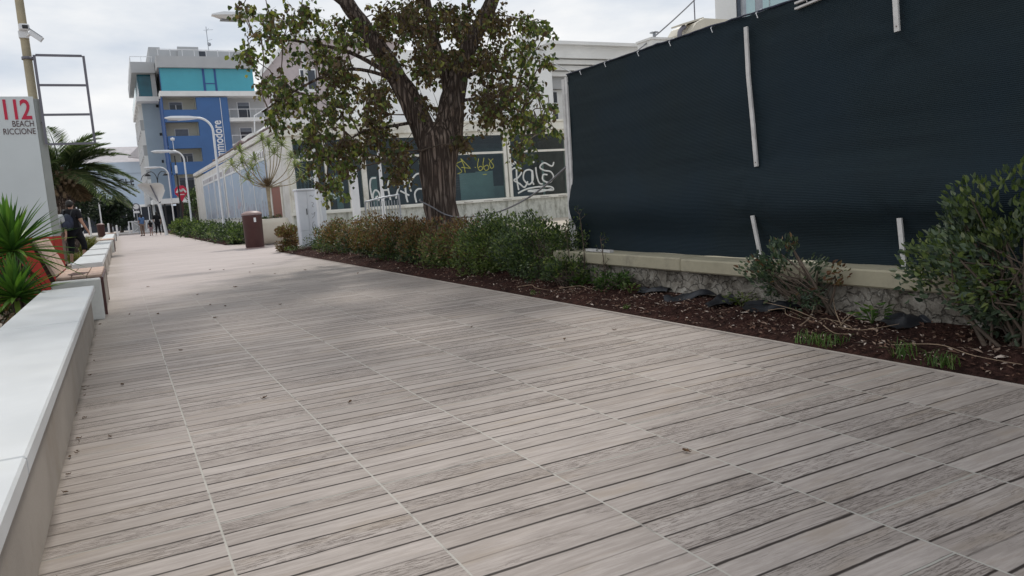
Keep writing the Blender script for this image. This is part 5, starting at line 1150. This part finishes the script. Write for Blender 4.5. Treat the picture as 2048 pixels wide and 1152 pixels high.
b = MB(); b.tube([(11.0, 91, 19), (11.0, 91, 21.9)], .035, 6); b.bar((10.7, 91, 21.5), (11.7, 91, 21.6), .03, .03); b.bar((10.9, 90.7, 21.3), (11.3, 91.3, 21.8), .03, .03); b.bar((10.95, 91, 20.4), (11.5, 91, 20.55), .03, .03); b.ell((11.12, 90.9, 20.0), (.2, .08, .22)); b.build('aerial', M['steel'], H)
# grey wing set back on the left with its balconied side
hb('wing_wall', 'stucco_bluegrey', (3.62, 5.299, 91.0, 91.4, 0, 14.0)); hb('wing_side', 'stucco_grey', (3.95, 4.2, 91.4, 112, 0, 14.0))
hb('wing_top_slab', 'stucco_white', (3.1, 5.25, 89.1, 108, 13.62, 14.1)); hb('wing_fascia', 'stucco_grey', (2.95, 5.2, 88.9, 107, 16.5, 17.6))
hbs('wing_glazing', 'teal_dark', (3.55, 4.75, 90.0, 90.1, 14.11, 16.49), (3.45, 3.53, 90.0, 106, 14.11, 16.49)); hb('wing_pier', 'stucco_grey', (4.751, 5.19, 89.4, 90.2, 14.11, 16.49))
hb('wing_balustrade_glass', 'balcglass', (3.12, 3.16, 89.2, 106, 14.11, 15.0))
b = MB(); b.bar((3.0, 89, 18.15), (5.1, 89, 18.15), .05, .05); b.bar((3.0, 89, 18.15), (3.0, 106, 18.15), .05, .05)
for k in range(3): b.bar((3.0 + k, 89, 17.6), (3.0 + k, 89, 18.15), .04, .04)
b.build('wing_rail', M['white_metal'], H)
for z in (11.0, 8.3, 5.6, 3.0):
    hb('side_balcony', 'stucco_grey', (3.30, 3.949, 92.5, 111, z, z + 1.05))
    hbs('side_opening', 'darkglass', *[(3.92, 3.949, 93.2 + 3.4 * k, 95.0 + 3.4 * k, z + 1.06, z + 2.3) for k in range(5)])
    hbs('side_pier', 'stucco_white', *[(3.3, 3.949, 92.45 + 3.4 * k, 92.75 + 3.4 * k, z + 1.051, z + 2.65) for k in range(6)])
hbs('wall_vent', 'dark', (5.0, 5.25, 90.97, 90.999, 13.2, 13.5), (5.02, 5.27, 90.97, 90.999, 10.2, 10.5), (4.9, 5.1, 90.97, 90.999, 7.3, 7.6))
hbs('ground_floor_glass', 'darkglass', (3.7, 16.5, 90.9, 90.99, .1, 2.6), (5.5, 16.5, 86.3, 86.4, .1, 2.7)); hb('canopy', 'stucco_white', (3.3, 9.5, 84.6, 90.95, 2.75, 3.25))
for k in range(7): hb('entrance_post', 'black', (5.5 + k * 1.8, 5.62 + k * 1.8, 86.2, 86.299, 0, 2.7))
for k in range(4): hb('entrance_post', 'black', (3.0 + k * .42, 3.16 + k * .42, 84.7, 84.8, 0, 2.74))
# second hotel, pale blue with letters
O = thing('pale_blue_hotel', 'distant pale blue hotel wall with dark letters and a pinkish roof', 'hotel', (0, 126, 0))
def ob(nm, m_, *boxes, par=None):
    b = MB()
    for q in boxes: b.box(*q)
    return b.build(nm, M[m_], par or O)
ob('wall', 'paleblue', (-6, 4.6, 122, 132, 3.4, 8.1)); ob('parapet', 'paleblue', (-6.1, 4.7, 121.8, 132, 8.11, 9.7)); ob('ground_floor_glass', 'darkglass', (-5, 4.6, 122.5, 122.6, 0, 3.2)); ob('canopy', 'stucco_white', (-1.2, 4.4, 118.5, 122, 3.2, 3.5))
b = MB(); b.prism([(122, 9.71), (130, 9.71), (128, 12.2), (126, 12.2)], -6, 4.7, 'x'); b.build('roof', M['rooftile'], O)
b = MB(); b.prism([(2.2, 10.3), (5.4, 9.8), (5.4, 12.6), (4.4, 12.4)], 120.0, 121.7, 'y'); b.build('gable', M['rooftile'], O)
text('lettering', 'CH', M['black'], 1.35, FRONT(.45, 121.97, 6.4), O, .02, .0)
b = MB()
for x in (2.15, 2.15, ): pass
for z in (6.5, 7.0, 7.5):
    b.lathe([(0, 0), (.13, 0), (.13, .05), (0, .05)], (0, 0, 0), 10)
vs = []
b = MB()
for z in (6.45, 6.95, 7.45): b.ell((2.45, 121.96, z), (.14, .03, .14), 0, 10, 6)
b.build('lettering_dots', M['black'], O)
ob('corner_bracket', 'black', (3.0, 4.2, 121.9, 121.99, 6.3, 6.42), (3.2, 4.2, 121.9, 121.99, 5.9, 6.02), (4.08, 4.2, 121.9, 121.99, 5.2, 5.89))
for k in range(6): ob('canopy_post', 'white_metal', (-.9 + k * .95, -.8 + k * .95, 118.6, 118.7, 0, 3.19))
# pinkish house and white house between hotel and pavilion roof
O = thing('pinkish_house', 'pinkish house with a white edged gable behind the tree', 'house', (14, 64, 0))
b = MB(); b.prism([(10.8, 60), (22, 60), (25.7, 70), (12.9, 70)], 0, 11.7); b.build('wall', M['stucco_pink'], O)
b = MB(); b.add([(10.8, 60, 11.701), (22, 60, 11.701), (22, 60, 14.2), (13.2, 60, 14.2), (12.9, 70, 11.701), (25.7, 70, 11.701), (25.7, 70, 14.2), (15.4, 70, 14.2)], [(0, 1, 2, 3), (7, 6, 5, 4), (0, 3, 7, 4), (3, 2, 6, 7), (1, 5, 6, 2)]); b.build('gable', M['stucco_pink'], O)
b = MB(); b.bar((10.5, 59.9, 11.3), (13.2, 59.9, 14.3), .3, .35, 0, (0, 1, 0)); b.bar((13.1, 59.9, 14.3), (22, 59.9, 14.3), .3, .3); b.build('roof_edge', M['stucco_white'], O)
for x in (13.6, 16.4):
    f = ob('window', 'white_metal', (x, x + 1.3, 59.92, 59.99, 10.3, 11.9)); ob('pane', 'darkglass', (x + .1, x + 1.2, 59.9, 59.919, 10.4, 11.8), par=f); ob('sill', 'stucco_white', (x - .1, x + 1.4, 59.8, 59.99, 10.15, 10.29), par=f)
b = MB(); b.tube([(11.4, 59.9, 11.5), (11.4, 59.9, 8.5), (11.0, 59.9, 8.1)], .08, 6); b.build('downpipe', M['white_metal'], O)
O = thing('white_terrace_house', 'white rendered house with a stair railing rising behind the pavilion roof', 'house', (9, 52, 0))
b = MB(); b.prism([(7.9, 0), (16.0, 0), (16.0, 7.2), (9.6, 7.0), (9.2, 6.4), (7.9, 6.1)], 50, 58, 'y'); b.build('wall', M['stucco_white'], O)
b = MB()
pl = [(8.2, 49.95, 6.15), (8.3, 49.95, 7.2), (9.0, 49.95, 7.6), (9.9, 49.95, 8.3), (9.9, 49.95, 6.9)]
b.tube(pl, .045, 6); b.tube([(8.9, 49.95, 6.3), (8.9, 49.95, 7.55)], .04, 6); b.build('stair_rail', M['white_metal'], O)
# building with stacked cornices behind the pavilion
O = thing('white_building', 'white building with stacked cornices above the screen corner', 'building', (24, 40, 0))
ob('wall', 'stucco_white', (12.0, 21.9, 37.5, 46, 4.21, 7.3), (21.9, 34, 37.5, 46, 4.21, 6.9))
ob('side_pier', 'stucco_white', (19.5, 21.88, 36.2, 37.49, 4.21, 8.3))
ob('cornice', 'stucco_white', (21.89, 34, 36.3, 37.49, 8.45, 9.12), (21.5, 34, 36.0, 37.6, 9.121, 9.3))
ob('cornice_step', 'stucco_white', (21.89, 34, 36.5, 37.49, 8.16, 8.40)); ob('cornice_step', 'stucco_white', (21.89, 34, 36.7, 37.49, 7.86, 8.11)); ob('cornice_step', 'stucco_white', (21.89, 34, 36.9, 37.49, 7.56, 7.81))
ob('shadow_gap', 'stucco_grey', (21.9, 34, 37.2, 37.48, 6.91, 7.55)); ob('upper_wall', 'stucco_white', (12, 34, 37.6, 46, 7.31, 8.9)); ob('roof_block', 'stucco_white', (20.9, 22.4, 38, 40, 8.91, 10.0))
f = ob('window', 'white_metal', (22.1, 22.9, 37.40, 37.48, 5.2, 6.8)); ob('pane', 'darkglass', (22.16, 22.84, 37.38, 37.399, 5.25, 6.75), par=f); ob('bar', 'white_metal', (22.16, 22.84, 37.36, 37.379, 6.1, 6.16), par=f)
O = thing('cream_building', 'tall cream building with glass balconies above the blue screen', 'building', (24, 26, 0))
b = MB(); b.prism([(22.4, 24), (23.55, 24), (24.8, 26.5), (40, 26.5), (40, 34), (31.9, 34)], 0, 14); b.build('wall', M['stucco_white'], O)
ob('balcony_slab', 'stucco_white', (24.2, 40, 24.2, 26.5, 7.35, 7.62)); [ob('balcony_glass', 'balcglass', (24.25 + 1.45 * k, 25.62 + 1.45 * k, 24.2, 24.23, 7.63, 8.75)) for k in range(10)]
ob('balcony_rail', 'white_metal', (24.2, 40, 24.18, 24.25, 8.76, 8.83)); f = ob('balcony_door', 'darkglass', (26, 28, 26.42, 26.49, 7.63, 10.2))
b = MB(); b.tube([(23.85, 23.9, 0), (23.85, 23.9, 13)], .11, 10); b.build('downpipe', M['steel'], O)
O = thing('water_tank', 'beige rounded rooftop tank with a dark bent pipe above the screen', 'tank', (21, 23.5, 0))
b = MB(); pr_ = [(20.25, 5.9), (20.25, 6.9), (20.5, 7.2), (20.9, 7.38), (22.4, 7.38), (22.4, 5.9)]; b.prism(pr_, 23, 24.5, 'y'); b.build('shell', M['tank'], O)
b = MB(); b.tube(spline([(20.0, 23.4, 6.3), (20.0, 23.4, 6.9), (20.25, 23.4, 7.12)], 5), .09, 8); b.build('pipe', M['grey_metal'], O)
b = MB(); b.bar((20.05, 23.6, 7.18), (21.1, 23.6, 7.46), .7, .06); b.build('lid', M['tank'], O)
b = MB(); b.box(20.0, 22.38, 22.9, 24.6, 0, 5.89); b.build('support_wall', M['stucco_white'], O)
b = MB(); b.tube([(21.05, 23.7, 7.38), (21.03, 23.7, 10)], .025, 6); b.build('rod', M['grey_metal'], O)
O = thing('chimney', 'small white rooftop chimney with a metal cap seen over the screen', 'chimney', (19.5, 24, 0))
b = MB(); b.box(19.03, 20.0, 23.9, 24.8, 0, 6.72); b.box(18.98, 20.05, 23.85, 24.85, 6.721, 6.8); b.build('stack', M['stucco_white'], O)
b = MB(); b.tube([(19.48, 24.3, 6.8), (19.48, 24.3, 7.05)], .06, 8); b.lathe([(0, .06), (.18, .0), (.18, -.02), (0, -.02)], (19.48, 24.3, 7.08), 10); b.build('cowl', M['steel'], O)
b = MB(); a_, c_ = V((18.0, 24.5, 5.9)), V((24.5, 22.8, 11.6)); b.tube([a_.lerp(c_, k / 12) - V((0, 0, .35 * math.sin(PI * k / 12))) for k in range(13)], .028, 5)
tag(b.build('overhead_cable', M['cable']), 'thin overhead cable slanting up from behind the screen', 'cable')
b = MB(); b.tube(spline([(7.3, 12.6, 3.7), (6.4, 9.6, 2.72), (4.75, 7.45, 2.42)], 8), .008, 5)
tag(b.build('pale_wire', M['white_metal']), 'thin pale wire sagging from the tree to the screen corner', 'wire')

# ------------------------------------------------------------------ far street things
O = thing('leaf_canopy', 'big white leaf shaped sculpture on a leaning pole', 'sculpture', (2.9, 60, 0))
def leafsurf():
    b = MB(); top = [(1.45, 3.70), (1.65, 3.80), (2.0, 3.82), (2.3, 3.77), (2.65, 3.79), (2.95, 3.75), (3.15, 3.60)]; bot = [(1.55, 3.5), (1.85, 3.15), (2.15, 2.85), (2.45, 2.55), (2.68, 2.36), (2.95, 2.65), (3.2, 3.2)]
    tp = spline([(x, 0, z) for x, z in top], 3); bt = spline([(x, 0, z) for x, z in bot], 3); n = len(tp); vs = []
    for s_ in (0, 1):
        for i in range(n):
            for j in range(9):
                p = tp[i].lerp(bt[i], j / 8); e_ = math.sin(PI * i / (n - 1)) * math.sin(PI * j / 8); vs.append((p.x, 60 + .45 * e_ + s_ * .07, p.z))
    q = n * 9; fs = []
    for s_ in (0, 1):
        for i in range(n - 1):
            for j in range(8):
                a = s_ * q + i * 9 + j; fs.append((a, a + 1, a + 10, a + 9))
    for i in range(n - 1):
        for j in (0, 8): a = i * 9 + j; fs.append((a, a + 9, a + 9 + q, a + q))
    for j in range(8):
        for i in (0, n - 1): a = i * 9 + j; fs.append((a, a + 1, a + 1 + q, a + q))
    b.add(vs, fs, 0, True); return b
leafsurf().build('membrane', M['sailwhite'], O)
b = MB(); b.tube(spline([(2.25, 60.1, 3.8), (2.42, 60.3, 3.3), (2.60, 60.25, 2.75), (2.72, 60.02, 2.3)], 6), .045, 8); b.build('rib', M['grey_metal'], O)
b = MB(); b.tube([(2.72, 60.03, 2.32), (2.84, 60.05, 1.2), (2.96, 60.08, 0)], [.12, .10, .12], 12); b.build('pole', M['white_metal'], O)
O = thing('double_lamp', 'dark twin armed lamp with bell shades behind the leaf sculpture', 'street lamp', (3.45, 75, 0))
b = MB(); b.tube([(3.45, 75, 0), (3.47, 75, 3), (3.5, 75, 4.9)], [.09, .06, .04], 8)
for s_ in (-1, 1): b.tube(spline([(3.5, 75, 4.6), (3.5 + s_ * .12, 75, 5.15), (3.5 + s_ * .42, 75, 5.45), (3.5 + s_ * .75, 75, 5.35)], 6), .035, 6)
b.tube(spline([(2.75, 75, 5.35), (2.35, 75, 5.1), (2.15, 75, 4.7)], 5), .03, 6); b.build('post', M['black'], O)
for s_ in (-1, 1):
    b = MB(); b.lathe([(.03, .22), (.12, .18), (.30, .0), (.27, .0), (.1, .12)], (3.5 + s_ * .75, 75, 5.08), 14); b.build('shade', M['black'], O)
O = thing('ornate_lamp', 'dark slender post lamp with a round hood before the blue hotel', 'street lamp', (4.25, 62, 0))
b = MB(); b.tube([(4.25, 62, 0), (4.25, 62, 5.8)], [.07, .04], 8); b.tube([(4.25, 62, 3.2), (4.25, 62, 4.3)], .06, 8); b.build('post', M['black'], O)
b = MB(); b.lathe([(.0, .28), (.16, .24), (.33, .1), (.36, .0), (.33, .0), (.0, .06)], (4.25, 62, 5.95), 16); b.build('hood', M['steel'], O)
b = MB(); b.lathe([(.0, .0), (.13, .03), (.15, .2), (.0, .25)], (4.25, 62, 6.9), 12); b.tube([(4.25, 62, 6.2), (4.25, 62, 6.95)], .02, 6); b.build('finial', M['white_metal'], O)
b = MB(); b.lathe([(.08, 0), (.09, .1), (.09, .5), (.07, .6)], (4.25, 62, 4.5), 10); b.build('sleeve', M['white_metal'], O)
O = thing('red_sign', 'crimson octagonal sign with a white zigzag M on a post', 'sign', (4.62, 66, 0))
b = MB(); b.prism([(4.68 + .50 * math.cos(R(22.5 + 45 * k)), 3.28 + .5 * math.sin(R(22.5 + 45 * k))) for k in range(8)], 65.95, 66.05, 'y'); b.prism([(4.40, 2.92), (4.96, 2.92), (4.68, 2.45)], 65.96, 66.04, 'y'); b.build('board', M['magenta'], O)
b = MB(); mz = [(4.33, 3.18), (4.52, 3.48), (4.68, 3.26), (4.84, 3.48), (5.03, 3.18)]
for i in range(4): b.bar((mz[i][0], 65.93, mz[i][1]), (mz[i + 1][0], 65.93, mz[i + 1][1]), .13, .03, 0, (0, 1, 0))
b.box(4.45, 4.9, 65.92, 65.945, 3.0, 3.06); b.build('lettering', M['spray_white'], O)
b = MB(); b.tube([(4.62, 66.1, 0), (4.62, 66.1, 2.95)], .055, 8); b.box(4.5, 4.75, 65.98, 66.08, 1.7, 2.44); b.build('post', M['bin'], O)
O = thing('round_traffic_sign', 'round white traffic sign with a dark rim by the white gate', 'road sign', (1.42, 75, 0))
ring = lambda r_, y0, y1: [(1.5 + r_ * math.cos(2 * PI * k / 24), 2.45 + r_ * math.sin(2 * PI * k / 24)) for k in range(24)]
b = MB(); b.prism(ring(.31, 0, 0), 74.97, 75.0, 'y'); b.build('rim', M['grey_metal'], O)
b = MB(); b.prism(ring(.22, 0, 0), 74.955, 74.969, 'y'); b.build('face', M['white_metal'], O)
b = MB(); b.box(1.28, 1.72, 74.95, 74.97, 1.88, 2.08); b.build('plate', M['white_metal'], O)
b = MB(); b.tube([(1.5, 75.03, 0), (1.5, 75.03, 2.7)], .035, 8); b.build('post', M['steel'], O)
def gate(x0, x1, y, lab):
    O = thing('white_gate', lab, 'gate', ((x0 + x1) / 2, y, 0), 'white gates closing the walkway')
    b = MB()
    for x in (x0, x0 + .28, x1): b.box(x - .05, x + .05, y - .05, y + .05, -.01, 1.22)
    b.box(x0, x1, y - .03, y + .03, 1.12, 1.2); b.box(x0 + .33, x1 - .05, y - .03, y + .03, .12, .2); b.build('frame', M['white_metal'], O)
    b = MB(); b.bar((x0 + .33, y, .2), (x1 - .05, y, 1.12), .05, .03, 0, (0, 1, 0)); b.bar((x0 + .33, y + .035, 1.12), (x1 - .05, y + .035, .2), .05, .03, 0, (0, 1, 0)); b.build('cross_brace', M['white_metal'], O)
    b = MB(); b.box(x0 + .33, x1 - .05, y + .055, y + .06, .2, 1.12); b.build('mesh_panel', M['stucco_grey'], O)
gate(.80, 2.30, 80, 'left half of the white gate with a cross brace'); gate(2.45, 3.75, 80, 'right half of the white gate behind the group of three')
for x, y, h, lab in ((-.80, 70, 1.1, 'thick short white bollard beyond the farthest bench'), (-.22, 71, .9, 'thin short white bollard left of the gate'), (-2.1, 55, 2.1, 'thin white flag post among the plants under the palm'), (-2.4, 58, 2.3, 'second thin white flag post, left of the taller lamp')):
    b = MB(); b.tube([(x, y, 0), (x, y, h)], .07 if h < 1.5 else .045, 10); b.lathe([(.075 if h < 1.5 else .05, 0), (.05, .05), (0, .06)], (x, y, h), 10); tag(b.build('white_bollard' if h < 1.5 else 'flag_post', M['white_metal']), lab, 'bollard' if h < 1.5 else 'post')
b = MB(); b.box(3.05, 3.2, 79.2, 79.35, 0, 1.9, 0, .02); tag(b.build('white_pillar', M['white_metal']), 'white upright pillar beside the far hedge end', 'pillar')

# ------------------------------------------------------------------ people
J0 = dict(pel=(0, 0, .95), spi=(0, 0, 1.12), che=(0, .0, 1.32), nec=(0, 0, 1.47), jaw=(0, .015, 1.545), hea=(0, .015, 1.625), cro=(0, .0, 1.70), nos=(0, .115, 1.60),
          lsh=(-.17, 0, 1.41), lel=(-.23, -.01, 1.13), lwr=(-.25, .06, .89), lha=(-.25, .085, .82), rsh=(.17, 0, 1.41), rel=(.23, -.01, 1.13), rwr=(.25, .06, .89), rha=(.25, .085, .82),
          lhi=(-.09, 0, .88), lkn=(-.10, .01, .49), lan=(-.10, -.01, .09), lto=(-.11, .13, .03), rhi=(.09, 0, .88), rkn=(.10, .01, .49), ran=(.10, -.01, .09), rto=(.11, .13, .03))
RAD = dict(pel=.125, spi=.115, che=.135, nec=.052, jaw=.068, hea=.088, cro=.06, nos=.014, sh=.062, el=.044, wr=.029, ha=.030, hi=.088, kn=.058, an=.040, to=.036)
BONES = [('pel', 'spi'), ('spi', 'che'), ('che', 'nec'), ('nec', 'jaw'), ('jaw', 'hea'), ('hea', 'cro'), ('hea', 'nos')] + [(a, b_) for s_ in 'lr' for a, b_ in (('che', s_ + 'sh'), (s_ + 'sh', s_ + 'el'), (s_ + 'el', s_ + 'wr'), (s_ + 'wr', s_ + 'ha'), ('pel', s_ + 'hi'), (s_ + 'hi', s_ + 'kn'), (s_ + 'kn', s_ + 'an'), (s_ + 'an', s_ + 'to'))]
def skin(name, pts, rads, edges, mt_, parent, sub=1, root=0):
    me = bpy.data.meshes.new(name); me.from_pydata([tuple(p) for p in pts], edges, []); me.materials.append(mt_)
    o = bpy.data.objects.new(name, me); col.objects.link(o); o.parent = parent
    sk = o.modifiers.new('skin', 'SKIN'); sk.use_smooth_shade = True
    for i, r_ in enumerate(rads): me.skin_vertices[0].data[i].radius = (r_, r_)
    me.skin_vertices[0].data[root].use_root = True
    sb = o.modifiers.new('sub', 'SUBSURF'); sb.levels = sub; sb.render_levels = sub
    return o
def person(label, loc, rz, s_=1.0, pose=None, top=None, bottom=None, hairm=None, long_hair=False, sleeve=True, leglen=1.0, shoes=None, fat=1.0, hair_len=0.0):
    P = dict(J0); P.update(pose or {})
    o = thing('person', label, 'person', loc); o.rotation_euler = (0, 0, rz); o.scale = (s_, s_, s_)
    rad = lambda k: RAD.get(k, RAD.get(k[1:], .05)) * (fat if k in ('pel', 'spi', 'che') or k[1:] in ('hi', 'sh') else 1)
    ks = list(P.keys()); pts = [V(P[k]) for k in ks]; rads = [rad(k) for k in ks]; ed = [(ks.index(a), ks.index(b_)) for a, b_ in BONES]
    for sd_ in 'lr':                                     # fingers and thumb
        w_, h_ = V(P[sd_ + 'wr']), V(P[sd_ + 'ha']); dd = (h_ - w_).normalized(); sx = dd.cross(V((1, 0, 0))).normalized(); hi = ks.index(sd_ + 'ha')
        inn = V((1 if sd_ == 'l' else -1, 0, 0))
        for q, (off, l_) in enumerate(((-.026, .065), (-.009, .08), (.009, .074), (.026, .058))):
            a = h_ + sx * off + dd * .02; n = len(pts); pts += [a, a + dd * l_ * .5 + inn * .008, a + dd * l_ + inn * .028]; rads += [.010, .009, .007]; ed += [(hi, n), (n, n + 1), (n + 1, n + 2)]
        n = len(pts); a = w_.lerp(h_, .5) - sx * .03; pts += [a, a + dd * .05 - sx * .012 + inn * .02]; rads += [.011, .008]; ed += [(hi, n), (n, n + 1)]
    skin('body', pts, rads, ed, M['skin'], o)
    def garment(nm, keys, grow, mt_, over=None):
        kk = [k for k in keys]; pp = [V(P[k]) if k in P else V(over[k]) for k in kk]
        idx = {k: i for i, k in enumerate(kk)}; ee = [(idx[a], idx[b_]) for a, b_ in BONES + list((over or {}).get('edges', [])) if a in idx and b_ in idx]
        skin(nm, pp, [rad(k) + grow if k in RAD or k[1:] in RAD else (.125 if k[1:] == 'hm' else over['r']) for k in kk], ee, mt_, o)
    P2 = {}
    for sd_ in 'lr':
        P2[sd_ + 'sl'] = V(P[sd_ + 'sh']).lerp(V(P[sd_ + 'el']), .75 if sleeve else .98); P2[sd_ + 'cu'] = V(P[sd_ + 'kn']).lerp(V(P[sd_ + 'an']), leglen)
    garment('shirt', ['pel', 'spi', 'che', 'lsh', 'rsh', 'lsl', 'rsl', 'lhm', 'rhm'], .034, top, dict(lhm=V(P['pel']) + V((-.07, 0, -.13)), rhm=V(P['pel']) + V((.07, 0, -.13)), lsl=P2['lsl'], rsl=P2['rsl'], r=.068, edges=[('lsh', 'lsl'), ('rsh', 'rsl'), ('pel', 'lhm'), ('pel', 'rhm')], rhip=1))
    garment('trousers', ['pel', 'lhi', 'rhi', 'lkn', 'rkn', 'lcu', 'rcu'], .024, bottom, dict(lcu=P2['lcu'], rcu=P2['rcu'], r=.082 if leglen < .6 else .066, edges=[('lkn', 'lcu'), ('rkn', 'rcu')]))
    hc = V(P['hea']); b = MB()
    b.ell((hc.x, hc.y - .030, hc.z + .012), (.094, .092, .104), 0, 14, 9, .12)
    if hair_len: b.ell((hc.x, hc.y - .06, hc.z - .02 - hair_len / 2), (.095, .06, .08 + hair_len / 2), 0, 12, 8, .2)
    h = b.build('hair', hairm or M['hair']); h.parent = o
    for sd_ in 'lr':
        a, t_ = V(P[sd_ + 'an']), V(P[sd_ + 'to']); b = MB(); dd = (t_ - a); dd.z = 0; dd.normalize()
        b.ell(tuple(a.lerp(t_, .5) + V((0, 0, -.015))), (.052, .125, .048), 0, 12, 8)
        sh = b.build('shoe', shoes or M['black']); sh.parent = o
    return o
walk = dict(lhi=(-.09, 0, .89), lkn=(-.09, -.02, .49), lan=(-.09, -.12, .10), lto=(-.10, .02, .035), rhi=(.09, .01, .89), rkn=(.12, .24, .55), ran=(.12, .16, .19), rto=(.13, .29, .12),
            rel=(.26, -.03, 1.14), rwr=(.30, .13, .92), rha=(.31, .17, .86), lel=(-.24, -.09, 1.14), lwr=(-.24, -.10, .90), lha=(-.24, -.10, .83))
person('man walking away in a black shirt and baggy black trousers', (-1.17, 24.6, 0), R(-24), 1.06, walk, M['tee'], M['tee'], M['hair'], leglen=.5, fat=1.25, shoes=M['white_metal'])
o = thing('backpack', 'dark navy backpack on the back of the walking man', 'backpack', (-1.28, 24.38, 1.2))
b = MB(); b.ell((-1.27, 24.40, 1.22), (.15, .11, .24), 0, 14, 10, .12); b.build('bag', M['navy'], o)
b = MB(); b.ell((-1.30, 24.30, 1.14), (.11, .06, .13), 0, 12, 8, .1); b.build('pocket', M['navy'], o)
b = MB(); b.tube(spline([(-1.37, 24.46, 1.40), (-1.34, 24.53, 1.56), (-1.28, 24.70, 1.48)], 5), .022, 6); b.tube(spline([(-1.18, 24.44, 1.40), (-1.12, 24.50, 1.55), (-1.07, 24.66, 1.48)], 5), .022, 6); b.build('strap', M['black'], o)
person('grey haired person mostly hidden by the sign pillar edge', (-1.55, 24.4, 0), R(160), .98, None, M['stucco_grey'], M['khaki'], M['greyhair'], leglen=.9)
person('woman in a blue shirt and brown leggings standing in the far walkway', (1.52, 64, 0), R(35), .97, dict(lel=(-.20, .06, 1.14), lwr=(-.10, .2, 1.05), lha=(-.06, .24, 1.04)), M['blueshirt'], M['khaki'], M['hair'], leglen=.9, hair_len=.16, fat=1.1)
person('child in a dark top and pink skirt between two adults', (2.10, 63.9, 0), R(20), .68, None, M['tee'], M['pinkcloth'], M['hair'], leglen=.3, hair_len=.1)
person('person dressed all in black on the far walkway, hands forward', (2.60, 64, 0), R(10), 1.03, dict(lel=(-.25, .02, 1.14), lwr=(-.2, .24, 1.04), lha=(-.17, .31, 1.03), lan=(-.15, 0, .09), ran=(.15, 0, .09), lto=(-.17, .13, .03), rto=(.17, .13, .03)), M['tee'], M['tee'], M['hair'], sleeve=False, leglen=.9, hair_len=.12, fat=1.12, shoes=M['white_metal'])
